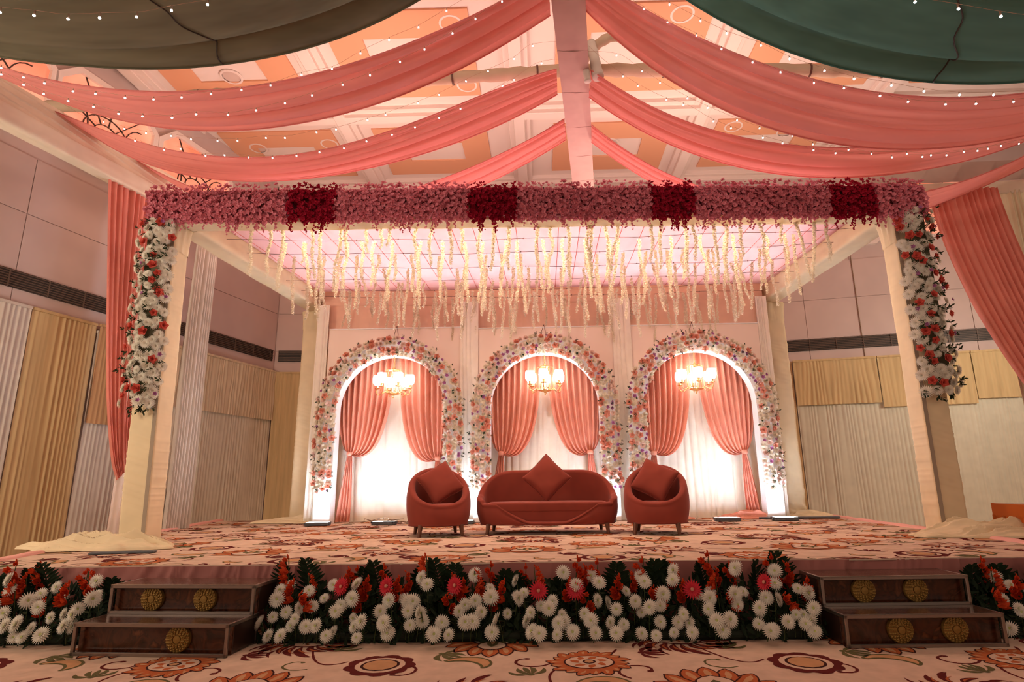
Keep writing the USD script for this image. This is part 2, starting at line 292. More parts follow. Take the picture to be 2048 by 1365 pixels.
def curl(cx, cy, r, a0, sweep, w=.018):
    t = np.linspace(0, 1, 26); a = a0+sweep*t; rr = r*(1-.72*t)
    return U([LineString(np.stack([cx+rr*np.cos(a), cy+rr*np.sin(a)], 1)).buffer(w/2, quad_segs=2), Point(cx+rr[-1]*math.cos(a[-1]), cy+rr[-1]*math.sin(a[-1])).buffer(w*1.1, 4)])
TW, TH = 2.5, 2.1
def tile():
    L = []
    def add(ms, x, y, a=0, s=1.):
        for k, (g, col) in enumerate(ms): L.append((k+1, affinity.translate(affinity.rotate(affinity.scale(g, s, s, origin=(0, 0)), a, origin=(0, 0)), x, y), col))
    V = [vine(p) for p in (((0, .0), (.3, .5), (.5, .1), (.8, .45)), ((.8, .45), (1.1, .8), (1.2, .3), (1.25, 1.05)), ((0, 0), (-.3, .4), (-.6, .2), (-.75, .55)), ((-.75, .55), (-1.0, .9), (-1.2, .7), (-1.25, 1.05)),
                           ((.0, 1.05), (.35, .9), (.5, 1.3), (.85, 1.15)), ((.0, 1.05), (-.35, 1.2), (-.5, .8), (-.95, 1.1)), ((.85, 1.15), (1.0, 1.6), (.5, 1.6), (.45, 1.85)), ((-.4, 1.62), (-.2, 1.4), (-.1, 1.9), (.0, 2.1)))]
    V += [curl(.45, .33, .17, .3, 4.6), curl(-.42, .62, .18, 2.2, -4.8), curl(.35, 1.42, .16, -1., 4.4), curl(-1.02, .33, .15, 1., 4.6), curl(.98, .08, .16, 2.6, -4.4), curl(-.75, 1.42, .18, .2, 4.8), curl(1.0, 1.62, .15, 3.2, 4.4)]
    L.append((0, U(V), MAR))
    V2 = [curl(-.28, .30, .13, -.5, 4.4, .014), curl(.72, .72, .14, 1.2, -4.4, .014), curl(-.12, 1.58, .13, 4., 4.2, .014), curl(1.15, .48, .11, 0, 4.4, .014), curl(-.62, .05, .12, 3., 4.2, .014)]
    L.append((0, U(V2), OLI))
    add(motif_sunburst(), 0, 0); add(motif_palmette(), 0, 1.05, 0, .95); add(motif_palmette(), 1.25, .0, 180, .9); add(motif_sunburst(13), 1.25, 1.05, 20, .8)
    add(motif_ring(), .62, .50); add(motif_ring(), -.62, 1.55, 0, 1.1); add(motif_toothed(), -.68, .52, 0, .95); add(motif_toothed(), .64, 1.58, 0, .9)
    for x, y, a, col, sc_ in ((.33, .72, -40, MAR, .8), (-.35, .78, 60, OLI, .8), (.92, .28, 30, OLI, .9), (-1.02, .62, -60, MAR, .9), (.30, 1.78, 90, MAR, .75), (-.25, 1.88, 20, OLI, .8), (.95, .80, 140, MAR, .7), (-.95, 1.78, 120, OLI, .8), (-.98, .08, 200, MAR, .7), (.36, .18, 10, OLI, .5), (.98, 1.36, -20, OLI, .7)): add(motif_leaf(col), x, y, a, sc_)
    for x, y, a, sc_ in ((.55, 1.12, 20, .8), (-.52, 1.15, 200, .8), (-.42, .22, 90, .7), (1.0, .58, 300, .8), (-1.15, 1.5, 40, .8), (.2, .5, 160, .5)): add(motif_comma(), x, y, a, sc_)
    return L
TILE = None
def carpet_mesh(region, z0, thick, ox=0., oy=0., wave=0.):
    global TILE
    if TILE is None:
        TILE = []
        for k, g, col in tile():
            for q in getattr(g, 'geoms', [g]):
                if q.geom_type == 'Polygon' and q.area > 1e-5: 
                    q = q.simplify(.003); v, f = trimesh.creation.triangulate_polygon(q, engine='earcut'); TILE.append((k, q, v, f, col))
    V, F, C, o = [], [], [], 0
    v, f = extr(region, thick); v = v+[0, 0, z0]; V.append(v); F.append(f); C.append(np.tile(CRM, (len(v), 1))); o = len(v)
    inner = region.buffer(-.01); prep = shapely.prepared.prep(inner); x0, y0, x1, y1 = region.bounds
    for i in range(int((x0-ox)/TW)-2, int((x1-ox)/TW)+3):
        for j in range(int((y0-oy)/TH)-2, int((y1-oy)/TH)+3):
            dx, dy, sx = ox+i*TW, oy+j*TH, (1 if j % 2 == 0 else -1)
            for k, q, v2, f2, col in TILE:
                b = q.bounds; xa, xb = sorted((sx*b[0]+dx, sx*b[2]+dx)); bb = shapely.box(xa, b[1]+dy, xb, b[3]+dy)
                if not prep.intersects(bb): continue
                vv, ff = v2, f2
                if not prep.contains(bb):
                    g = affinity.translate(affinity.scale(q, sx, 1, origin=(0, 0)), dx, dy).buffer(0).intersection(inner)
                    for h in getattr(g, 'geoms', [g]):
                        if h.geom_type == 'Polygon' and h.area > 1e-5:
                            a_, b_ = trimesh.creation.triangulate_polygon(h, engine='earcut'); V.append(np.c_[a_, np.full(len(a_), z0+thick+.0006*(k+1))]); F.append(b_+o); C.append(np.tile(col, (len(a_), 1))); o += len(a_)
                    continue
                a_ = v2*[sx, 1]+[dx, dy]; V.append(np.c_[a_, np.full(len(a_), z0+thick+.0006*(k+1))]); F.append((f2 if sx > 0 else f2[:, ::-1])+o); C.append(np.tile(col, (len(a_), 1))); o += len(a_)
    V = np.vstack(V); F = np.vstack(F)
    n = np.cross(V[F[:, 1]]-V[F[:, 0]], V[F[:, 2]]-V[F[:, 0]]); flip = (n[:, 2] < 0) & (np.abs(V[F[:, 0], 2]-V[F[:, 1], 2]) < 1e-5) & (V[F[:, 0], 2] > z0+thick*.9); F[flip] = F[flip][:, ::-1]
    return (V, F), np.vstack(C)

# ------------------------------------------------------------------ the room
SZ = .45                                                              # stage height
TH14 = rad(14); DL = np.array([math.sin(TH14), math.cos(TH14), 0]); NL = np.array([math.cos(TH14), -math.sin(TH14), 0])   # along the left wall; its normal
CORN = np.array([-6.26, 13.3, 0])
CEIL = 8.3
struct('floor', box(-13, 13, -5, 17, -.2, -.012), M['panelwhite'])
def wall_slab(p0, p1, z0, z1, t, out):
    """slab between plan points, thickness t towards 'out'"""
    p0, p1, o = np.array(p0[:2], float), np.array(p1[:2], float), np.array(out[:2], float)*t
    poly = Polygon([p0, p1, p1+o, p0+o]); v, f = extr(poly if poly.exterior.is_ccw else Polygon(list(poly.exterior.coords)[::-1]), z1-z0); return v+[0, 0, z0], f
def wall_panels(parent, p0, d, L, inn, zs, wlen, skip=()):
    """cladding boards with open joints, each its own piece"""
    n = int(math.ceil(L/wlen))
    for z0, z1 in zip(zs[:-1], zs[1:]):
        for k in range(n):
            a = p0+d*(k*wlen+.006); b = p0+d*(min(L, (k+1)*wlen)-.006)
            part('panel', wall_slab(a, b, z0+.006, z1-.006, .02, inn), M['plaster'], parent)
wl = UsdGeom.Xform.Define(stage, '/World/wall_left').GetPrim(); tag(wl, kind='structure')
P0 = CORN-DL*17
part('backing', wall_slab(P0, CORN, 0, CEIL, .25, -NL), M['plaster'], wl)
wall_panels(wl, CORN-DL*14.0, DL, 14.0, NL, [3.60, 4.14, 5.05, 5.95], 2.8)
wc = UsdGeom.Xform.Define(stage, '/World/wall_corner').GetPrim(); tag(wc, kind='structure')
Q1 = np.array([.6, 13.9, 0]); dc = (Q1-CORN)/np.linalg.norm(Q1-CORN); nc = np.array([dc[1], -dc[0], 0])
part('backing', wall_slab(CORN, Q1, 0, CEIL, .25, -nc), M['plaster'], wc)
wall_panels(wc, CORN+dc*.03, dc, 6.6, nc, [3.60, 4.14, 5.05, 5.95], 3.3)
wb = UsdGeom.Xform.Define(stage, '/World/wall_back').GetPrim(); tag(wb, kind='structure')
TB = rad(12.2); DB = np.array([math.cos(TB), -math.sin(TB), 0]); NB = np.array([-math.sin(TB), -math.cos(TB), 0]); BC = np.array([5.62, 13.19, 0])
part('backing', wall_slab(BC-DB*5.6, BC+DB*7.5, 0, CEIL, .25, -NB), M['plaster'], wb)
wall_panels(wb, BC-DB*2.85, DB, 9.9, NB, [3.60, 4.14, 5.05, 5.95], 3.3)
pr = BC+DB*7.3
struct('wall_right', wall_slab((pr[0], -5), (pr[0], pr[1]), 0, CEIL, .25, (1, 0)), M['plaster'])
# ceiling: flat plaster with orange border frames, raised beams and round downlights
ce = UsdGeom.Xform.Define(stage, '/World/ceiling').GetPrim(); tag(ce, kind='structure')
part('plaster', box(-13, 13, -5, 17, CEIL, CEIL+.2), M['ceiling'], ce)
def ring(x0, x1, y0, y1, w, h=.03):
    g = shapely.box(x0, y0, x1, y1).difference(shapely.box(x0+w, y0+w, x1-w, y1-w)); v, f = extr(g, h); return v+[0, 0, CEIL-h], f
colx = [(-9.95, -7.55), (-6.7, -4.3), (-3.45, -1.05), (.35, 2.85), (3.75, 6.15), (7.0, 9.4)]; rowy = [(1.5, 3.6), (4.6, 6.7), (7.7, 9.8), (10.8, 12.65)]
for a, b in colx:
    for y0, y1 in rowy: part('orange_frame', ring(a, b, y0, y1, .58), M['ceil_orange'], ce)
for x in (-7.12, -3.9, -.35, 3.3, 6.6):
    part('beam', cat_([box(x-.22, x+.22, -5, 13.6, CEIL-.10, CEIL+.01, .01), box(x-.11, x+.11, -5, 13.6, CEIL-.19, CEIL-.09, .01)]), M['ceiling'], ce)
for y in (4.1, 7.2, 10.3, 13.1):
    part('beam', cat_([box(-12, 12, y-.22, y+.22, CEIL-.09, CEIL+.01, .01), box(-12, 12, y-.11, y+.11, CEIL-.18, CEIL-.08, .01)]), M['ceiling'], ce)
dl = None
DLL = ['', *('round ceiling downlight '+q for q in ('between two left pink swags, right end of orange frame', 'seen above the nearest left pink swag, close to its upper edge', 'in an orange corner left of the ridge drape', 'between the left green cloth and the nearest left pink swag', 'cut by the upper picture edge beside the right green cloth', 'above the farthest right pink swag, inside an orange frame', 'just over the second right pink swag, nearer the ridge', 'just over the second right pink swag, farther right', 'over the right green cloth', 'at the far left above the left wall', 'overhead just right of the ridge drape', 'overhead above the left green cloth'))]
DLP = [(-6.1, 11.39), (-4.5, 11.3), (-1.35, 8.0), (-1.28, 9.5), (-5.5, 9.1), (2.35, 7.95), (1.6, 11.55), (4.12, 11.05), (5.3, 11.3), (5.3, 8.1), (-8.8, 9.2), (2.4, 5.1), (-4.6, 5.0)]
for k, (x, y) in enumerate(DLP):
    lb = 'round ceiling downlight between two left pink swags, left end of orange frame'
    if dl is None:
        dl = thing('ceiling_downlight', lb, 'light', (x, y, CEIL-.034), group='round downlights in the ceiling')
        part('trim_ring', lathe([(.155, 0), (.19, 0), (.195, .02), (.17, .034), (.155, .034)], 28), M['ceiling'], dl, smooth=40); part('diffuser', lathe([(0, .012), (.15, .012), (.156, .03)], 28), M['disc'], dl, smooth=40)
    else: dup(dl, (x, y, CEIL-.034), (0, 0, 0), DLL[k])
# amber windows with dark tracery, high on the walls
def window(n, o, d, nrm, w, z0, z1, lab):
    x = UsdGeom.Xform.Define(stage, '/World/window_%d' % n).GetPrim(); tag(x, lab, kind='structure')
    cc = .28; H = z1-z0
    octa = Polygon([(cc, 0), (w-cc, 0), (w, cc), (w, H-cc), (w-cc, H), (cc, H), (0, H-cc), (0, cc)])
    def onwall(poly, t0, t1):
        v, f = extr(poly, t1-t0); return o+v[:, :1]*d+nrm*(t0+v[:, 2:3])+np.array([0, 0, z0])+np.array([0, 0, 1.])*v[:, 1:2], f[:, ::-1]
    part('frame', onwall(octa.buffer(.10, join_style=2).difference(octa), 0, .09), M['ceiling'], x)
    part('pane', onwall(octa, .0, .03), M['window'], x)
    cx, cy = w/2, H*.45
    bars = [LineString([(cx+r*math.cos(a), cy+r*.8*math.sin(a)) for a in np.linspace(0, 2*PI, 25)]) for r in (.22, .40)]
    bars += [LineString([(cx+.22*math.cos(a), cy+.18*math.sin(a)), (cx+2*math.cos(a), cy+2*math.sin(a))]) for a in np.arange(10)*PI/5+.2]
    for k in (-1, 1): bars += [LineString([(cx+k*(.62+.3*math.cos(a)), cy+.42*math.sin(a)) for a in np.linspace(PI/2, PI*1.5, 12)][::1])]
    for b in bars:
        g = b.buffer(.007).intersection(octa)
        if not g.is_empty: part('tracery_bar', onwall(g, .03, .05), M['dark'], x)
WN = ['amber octagonal window with dark tracery, nearest on the left wall', 'amber octagonal window with dark tracery, left wall above the cream drape beam', 'amber octagonal window with dark tracery, left wall just above the flowered beam']
def on_left(y):  return CORN+DL*((y-CORN[1])/DL[1])
for k, (ya, yb) in enumerate(((6.1, 7.79), (7.95, 9.58), (9.78, 11.4))):
    a, b = on_left(ya), on_left(yb); window(k+1, a, DL, NL, float(np.linalg.norm(b-a)), 6.25, 7.72, WN[k])
for k, t in enumerate((.6, 2.7)):
    window(k+4, BC+DB*t, DB, NB, 1.75, 6.35, 7.7, ['amber window with dark tracery behind the right flower garland of the stage', 'amber window with dark tracery beside the rose drape on the right'][k])
# long air vents
def vent(o, d, nrm, L, z, lab):
    t = thing('air_vent', lab, 'vent'); h = .13
    part('backing', wall_slab(o, o+d*L, z-h, z+h, .026, nrm), M['dark'], t)
    for k in range(7): 
        zz = z-h+.02+k*(2*h-.04)/6; part('slat', wall_slab(o+nrm*.026, o+d*L+nrm*.026, zz-.006, zz+.006, .014, nrm), M['slat'], t)
    for k in range(int(L/.55)+1): part('divider', wall_slab(o+d*(k*.55)+nrm*.026, o+d*(k*.55+.014)+nrm*.026, z-h, z+h, .018, nrm), M['slat'], t)
vent(CORN-DL*9+NL*.022, DL, NL, 8.9, 4.02, 'long black slotted air vent across the left wall')
vent(CORN+dc*.12+nc*.022, dc, nc, 3.0, 4.02, 'short black air vent on the back wall beside the left corner')
vent(BC-DB*1.2+NB*.022, DB, NB, 7.5, 4.0, 'long black slotted air vent on the back wall at the right')
single('wall_cable', tube([BC+DB*1.55+NB*.03+np.array([0, 0, z]) for z in (3.6, 4.2, 5, 5.6, 6.2)], .012), M['cable'], 'thin grey cable running up the back wall over the right vent', 'cable')

# ------------------------------------------------------------------ carpet, stage
(cm, cc_) = carpet_mesh(Polygon([(-9.3, 0), (10.5, 0), (10.5, 9), (-7.2, 9)]), -.012, .012, .9, .15)
part('hall_carpet', cm, M['carpet'], None, 'cream carpet with maroon and rust flowers on the hall floor below the stage', color=cc_, cat='carpet')
SL, SR = [(-4.62, 4.72), (-5.95, 10.95)], [(4.32, 4.72), (4.78, 10.6)]
stg = thing('stage', 'low stage wrapped in dusty rose satin with pink edging', 'stage')
part('platform', extr(Polygon([SL[0], SR[0], SR[1], SL[1]]), SZ-.001), M['skirt'], stg)
def skirt(p0, p1, n, amp, seed, dens):
    """satin stretched down the stage edge, gathered here and there"""
    p0, p1 = np.array(p0), np.array(p1); L = np.linalg.norm(p1-p0); d = (p1-p0)/L; o = np.array([d[1], -d[0]])
    s = np.linspace(0, L, n); t = np.linspace(0, 1, 15); S, T = np.meshgrid(s, t, indexing='ij')
    sk = S+.22*(1-T)*np.sin(S*1.3+seed)
    w = 1.2*(1-np.abs(noise(np.stack([sk*dens, T*1.1, 0*T+seed], -1), seed)))**2.5+.8*(1-np.abs(noise(np.stack([sk*dens*2.3+T*2, T*1.6, 0*T+seed], -1), seed+3)))**3-.6
    ga = np.clip(noise(np.stack([S*.7, 0*T, 0*T+seed], -1), seed+9)*1.5+.6, .15, 1)
    off = .012+amp*(.55+.45*T)*(w*.5+.5)*ga
    P = np.stack([p0[0]+d[0]*S+o[0]*off, p0[1]+d[1]*S+o[1]*off, SZ+.006-T*(SZ+.004)], -1); return surf(P)
part('front_skirt', skirt(SL[0], SR[0], 1400, .045, 3, 6.), M['skirt'], stg, smooth=True)
part('side_skirt', skirt(SL[1], SL[0], 200, .03, 5, 7.), M['skirt'], stg, smooth=True); part('side_skirt', skirt(SR[0], SR[1], 200, .03, 6, 7.), M['skirt'], stg, smooth=True)
for a, b, sg in ((SL[0], SL[1], 1), (SR[0], SR[1], -1)):
    n = 60; t = np.linspace(0, 1, n); x = a[0]+(b[0]-a[0])*t; y = a[1]+(b[1]-a[1])*t; w = .13+.025*noise(np.stack([t*14, t*0, t*0+sg], 1), 4)
    P = np.stack([np.stack([x+sg*w*q, y, SZ+.004+h+.006*noise(np.stack([t*30, t*0+q*3, t*0], 1), 2)], 1) for q, h in ((-.08, -.05), (-.06, .004), (.05, .024), (.5, .03), (.9, .022), (1, .002))], 1)
    part('edging', surf(P), M['edge'], stg, smooth=True)
front = [(x, 4.715+.02*math.sin(x*1.7)+.012*math.sin(x*4.1+1)) for x in np.linspace(-4.5, 4.2, 60)]
(cm, cc_) = carpet_mesh(Polygon(front+[(4.66, 10.5), (-5.82, 10.8)]), SZ, .010, -.15, 4.45)
part('stage_carpet', cm, M['carpet'], None, 'cream carpet with maroon and rust flowers laid over the stage top', color=cc_, cat='carpet')
ch = thing('stage_cable_cover', 'dark strip sticking out from the cloth heap by the left post', 'cable cover', (-3.72, 5.62, SZ+.0125), (0, 0, 12)); part('strip', box(-.42, .12, -.05, .05, 0, .022, .008), M['housing'], ch)
ch = thing('stage_cable_cover', 'dark flat strip lying behind the right rear post on the stage', 'cable cover', (4.0, 9.45, SZ+.0125), (0, 0, -4)); part('strip', box(-.7, .5, -.05, .05, 0, .03, .008), M['housing'], ch)

# ------------------------------------------------------------------ flower pieces (small meshes reused everywhere)
def leafquad(L, w, bend=.3, n=3, fold=.25):
    """leaf or petal along +x from the origin, n steps, folded along its middle"""
    t = np.linspace(0, 1, n+1); half = w*.5*np.sin(PI*(.08+.88*t))**.8; x = L*t; z = bend*L*t*t
    P = np.stack([np.stack([x, half*k, z+abs(k)*half*fold], 1) for k in (-1, 0, 1)], 0); return surf(P)
def petals(n, L, w, up, bend, r0=.0, n_=2, ph=0., z=0., fold=.25):
    out = []
    for i in range(n): out.append(mv(rot(mv(rot(leafquad(L, w, bend, n_, fold), 'y', -up), r0), 'z', 360/n*i+ph), 0, 0, z))
    return cat_(out)
def chrys(R=.058, k=(15, 13, 10, 7)):
    """chrysanthemum head facing +z"""
    return cat_([petals(k[0], R, R*.34, 8, .06, R*.08, 2, 0, 0), petals(k[1], R*.88, R*.34, 30, -.1, R*.06, 2, 9, R*.05), petals(k[2], R*.66, R*.30, 52, -.2, R*.05, 2, 4, R*.08), petals(k[3], R*.42, R*.26, 72, -.2, R*.03, 1, 0, R*.1)])
def rose(R=.05): return cat_([petals(5, R, R*1.1, 18, .15, 0, 2, 0), petals(5, R*.85, R, 42, .15, 0, 2, 36, R*.1), petals(4, R*.6, R*.8, 66, -.1, R*.03, 1, 10, R*.14), petals(3, R*.45, R*.6, 80, -.2, R*.02, 1, 50, R*.18)])
def orchid(R=.035): return petals(5, R, R*.75, 25, .2, 0, 2)
def blossom(R=.036): return petals(4, R, R*1.0, 32, .15, 0, 2)
def sprig(L=.10, n=5): return cat_([put(leafquad(L*.55, L*.26, .25, 2), (0, 0, L*.18*i), (math.cos(i*2.4), math.sin(i*2.4), .5)) if False else mv(rot(rot(leafquad(L*.55, L*.28, .25, 2), 'y', -35), 'z', i*137), 0, 0, L*.16*i) for i in range(n)])
HEAD = cat_([petals(22, .056, .0125, 4, .02, .006, 2), petals(20, .052, .0125, 22, -.12, .005, 2, 8, .004), petals(17, .043, .012, 40, -.2, .004, 2, 3, .006), petals(13, .031, .010, 58, -.2, .003, 2, 0, .007), petals(8, .018, .008, 74, -.2, .002, 1, 0, .008)])
CH_A, CH_B, RO, OR_, SPR = HEAD, scl(HEAD, .86), rose(), orchid(), sprig()

# ------------------------------------------------------------------ the canopy: draped posts, beams, roof cloth
def post(x0b, x0t, w, y0, dy, z1, label, seed, seamside, wr=.009, twist=0.):
    t = thing('draped_post', label, 'post', ((x0b*2+w)/2, y0+dy/2, SZ+.0125)); ox, oy = (x0b*2+w)/2, y0+dy/2
    nz, ns = 300, 16; zs = np.linspace(0, z1-SZ-.0125, nz); per = []
    for k, (a, b) in enumerate((((-.5, -.5), (.5, -.5)), ((.5, -.5), (.5, .5)), ((.5, .5), (-.5, .5)), ((-.5, .5), (-.5, -.5)))):
        for q in np.linspace(0, 1, ns, endpoint=False): per.append((a[0]+(b[0]-a[0])*q, a[1]+(b[1]-a[1])*q))
    per = np.array(per); r = np.linalg.norm(per, axis=1); per *= np.minimum(1, .655/r)[:, None]
    T = zs/zs[-1]; X = per[:, 0][None]*w+(x0t-x0b)*T[:, None]; Y = np.repeat(per[:, 1][None]*dy, nz, 0); Z = np.repeat(zs[:, None], len(per), 1)
    c1 = noise(np.stack([X*1.6+seed, Y*1.6, Z*15+X*5], -1), seed); ridge_ = (1-np.abs(c1))**5
    low = np.clip(1.25-T*1.3, .15, 1)[:, None]+twist
    off = wr*low*ridge_*np.clip(noise(np.stack([X*.5, Y*.5, Z*1.2], -1), seed+5)+.55, 0, 1)+.006*noise(np.stack([X*3, Y*3, Z*2], -1), seed+7)
    if twist: off += twist*.03*(1-np.abs(noise(np.stack([(X+Z*.45)*7, Y*5, Z*.8], -1), seed+2)))**3
    k = 1+off/np.maximum(.15, np.hypot(X, Y)); P = np.stack([X*k, Y*k, Z], -1)
    part('cloth_wrap', surf(P.transpose(1, 0, 2), True), M['cream'], t, smooth=True)
    sx = .5*seamside
    def strip(cx, cyo, wx, wy, rz=1.): 
        return surf(np.stack([np.stack([np.full(40, 0.)+cx*w+q*wx+(x0t-x0b)*np.linspace(0, rz, 40), np.full(40, cyo)+q*wy, np.linspace(.02, zs[-1]*rz, 40)], 1) for q in (-1, 1)], 0))
    part('sheer_seam', strip(sx*.93, -dy*.5-.016, .022, 0), M['seam'], t, label='sheer greyish seam band down the edge')
    # gathered knot of cloth under the beam
    n = 44; a = np.linspace(0, 2*PI, n, endpoint=False); pl = .012*np.cos(a*11)
    rows = []
    for z, e in ((zs[-1]-.34, .008), (zs[-1]-.22, .012), (zs[-1]-.09, .020), (zs[-1]-.02, .03), (zs[-1]+.0, .015)):
        sq = np.maximum(np.abs(np.cos(a)), np.abs(np.sin(a))); rr = (1/sq).clip(0, 1.3)
        rows.append(np.stack([rr*np.cos(a)*(w*.5+e+pl*e*40)+(x0t-x0b)*z/zs[-1], rr*np.sin(a)*(dy*.5+e+pl*e*40), np.full(n, z)+pl*.3], 1))
    part('gathered_collar', surf(np.array(rows).transpose(1, 0, 2), True), M['cream'], t, smooth=True)
    return t
def heap(rx, ry, h, seed, nf=9, rot_=0.):
    """cloth spilled on the floor: a low mound of long soft folds with a ragged rim"""
    na, nr = 300, 70; a = np.linspace(0, 2*PI, na, endpoint=False); q = np.linspace(0, 1, nr); A, Q = np.meshgrid(a, q, indexing='ij')
    rim = 1+.22*noise(np.stack([np.cos(A)*2.2, np.sin(A)*2.2, 0*A+seed], -1), seed)+.07*noise(np.stack([np.cos(A)*7, np.sin(A)*7, 0*A+seed], -1), seed+1)
    X, Y = rx*rim*Q*np.cos(A), ry*rim*Q*np.sin(A)
    yw = Y+.10*noise(np.stack([X*1.7, Y*3, 0*X+seed], -1), seed+2)+.05*noise(np.stack([X*4, Y*5, 0*X+seed], -1), seed+6)
    rid = lambda fx, fy, sd, p: (1-np.abs(noise(np.stack([X*fx, yw*fy, 0*X+sd], -1), sd)))**p
    f1, f2, f3 = rid(1.1, 7, seed+3, 2.), rid(1.8, 15, seed+4, 3.), rid(3.2, 26, seed+5, 4.)
    Z = .006+(1-Q**2.5)**.6*h*(.04+.42*f1+.52*f2+.34*f3)*np.clip(.55+.6*(1-Q), 0, 1)+.008*(Q < .999)
    P = np.stack([X, Y, Z], -1); P[:, -1, 2] = .003
    v, f = surf(P, True); c, s = math.cos(rot_), math.sin(rot_); return np.stack([v[:, 0]*c-v[:, 1]*s, v[:, 0]*s+v[:, 1]*c, v[:, 2]], 1), f
p_lf = post(-4.49, -4.6, .30, 6.35, .30, 4.13, 'cream cloth-wrapped front left post of the canopy with a flower garland on it', 1, 1)
p_rf = post(4.19, 4.21, .29, 6.55, .30, 4.10, 'cream cloth-wrapped front right post of the canopy with a flower garland on it', 2, -1)
p_lb = post(-4.28, -4.28, .43, 10.12, .30, 4.13, 'cream cloth-wrapped rear left post of the canopy beside the first arch', 3, 1, .012)
p_rb = post(3.87, 3.87, .40, 10.02, .30, 4.10, 'cream cloth-wrapped rear right post of the canopy with slanting creases', 4, -1, .012, .55)
for p, g, loc in ((p_lf, heap(.74, .30, .17, 11), (-.08, -.42, .002)), (p_rf, heap(.85, .36, .17, 12), (.26, -.30, .002)), (p_lb, heap(.62, .24, .11, 13), (-.05, -.38, .002)), (p_rb, heap(.42, .2, .11, 14), (.12, -.30, .002))):
    part('spilled_hem', mv(g, *loc), M['cream'], p, smooth=True)
def beam_mesh(a, b, w, h, seed, n=60, sag=.012):
    """cloth-covered beam from a to b (centres), width w, height h"""
    a, b = np.array(a, float), np.array(b, float); d = b-a; L = np.linalg.norm(d); d /= L; side = np.cross(d, [0, 0, 1.]); side /= np.linalg.norm(side); up = np.cross(side, d)
    prof = []
    for (x0, y0), (x1, y1) in (((-1, -1), (1, -1)), ((1, -1), (1, 1)), ((1, 1), (-1, 1)), ((-1, 1), (-1, -1))):
        for q in np.linspace(0, 1, 10, endpoint=False): prof.append((x0+(x1-x0)*q, y0+(y1-y0)*q))
    prof = np.array(prof); prof *= np.minimum(1, 1.33/np.linalg.norm(prof, axis=1))[:, None]; s = np.linspace(0, L, n)
    w_ = 1+sag*8*noise(np.stack([np.repeat(s[:, None]*2.3, len(prof), 1), np.repeat(prof[:, 0][None]*2, n, 0), np.repeat(prof[:, 1][None]*2, n, 0)], -1), seed)*.5
    P = a+d*s[:, None, None]+side*(prof[:, 0][None, :, None]*w/2*w_[..., None])+up*(prof[:, 1][None, :, None]*h/2*w_[..., None])
    v, f = surf(P.transpose(1, 0, 2), True); n0 = n; idx = np.arange(len(prof))*n
    caps = []
    for off in (0, n-1):
        c = len(v); v = np.vstack([v, v[idx+off].mean(0)]); k = idx+off; caps.append(np.stack([np.full(len(k), c), k, np.roll(k, -1)] if off else [np.full(len(k), c), np.roll(k, -1), k], 1))
    return v, np.vstack([f]+caps)
ZB = 4.27
single('canopy_front_beam', beam_mesh((-4.66, 6.52, ZB+.01), (4.56, 6.72, ZB-.02), .27, .29, 1, 120), M['cream'], 'cream cloth-wrapped front beam of the canopy behind the blossom blocks', 'beam', smooth=50)
single('canopy_side_beam', beam_mesh((-4.36, 6.67, ZB+.01), (-4.06, 10.12, ZB+.01), .30, .29, 2), M['cream'], 'cream cloth-wrapped left side beam of the canopy', 'beam', smooth=50)
single('canopy_side_beam', beam_mesh((4.32, 6.88, ZB-.02), (4.07, 10.02, ZB-.02), .30, .29, 3), M['cream'], 'cream cloth-wrapped right side beam of the canopy', 'beam', smooth=50)
single('canopy_rear_beam', beam_mesh((-3.84, 10.0, ZB), (3.86, 9.98, ZB-.02), .30, .30, 4, 110), M['peach'], 'peach cloth-covered rear beam of the canopy over the arches', 'beam', smooth=50)
rf = thing('canopy_roof', 'pale pink cloth roof of the canopy sewn from long strips with red seams', 'roof cloth')
N = 30
def roof_pt(s, t):
    xl, xr = lerp(-4.46, -4.18, t), lerp(4.42, 4.18, t); x = xl+(xr-xl)*s; y = lerp(6.45, 10.15, t)+.2*(s-.5)*(1-t)
    z = 4.432+.035*np.sin(PI*np.clip(s, 0, 1))-.05*np.sin(PI*np.clip(t, 0, 1))*np.sin(PI*np.clip(s, 0, 1))+.014*noise(np.stack([x*1.1, y*2.6, 0*x], -1), 8)
    return np.stack([x, y, z], -1)
for k in range(N):
    s_, t_ = np.meshgrid(np.linspace(k/N, (k+1)/N, 5), np.linspace(0, 1, 36), indexing='ij'); P = roof_pt(s_, t_); P[..., 2] -= .012*np.sin(PI*(s_*N-k))
    part('cloth_strip', surf(P), M['cream_roof'], rf, smooth=True)
    if k: part('seam', tube(roof_pt(np.full(24, k/N), np.linspace(0.02, .98, 24))-np.array([0, 0, .004]), .0045, 4), M['redseam'], rf, label='red sewn seam between two roof strips')

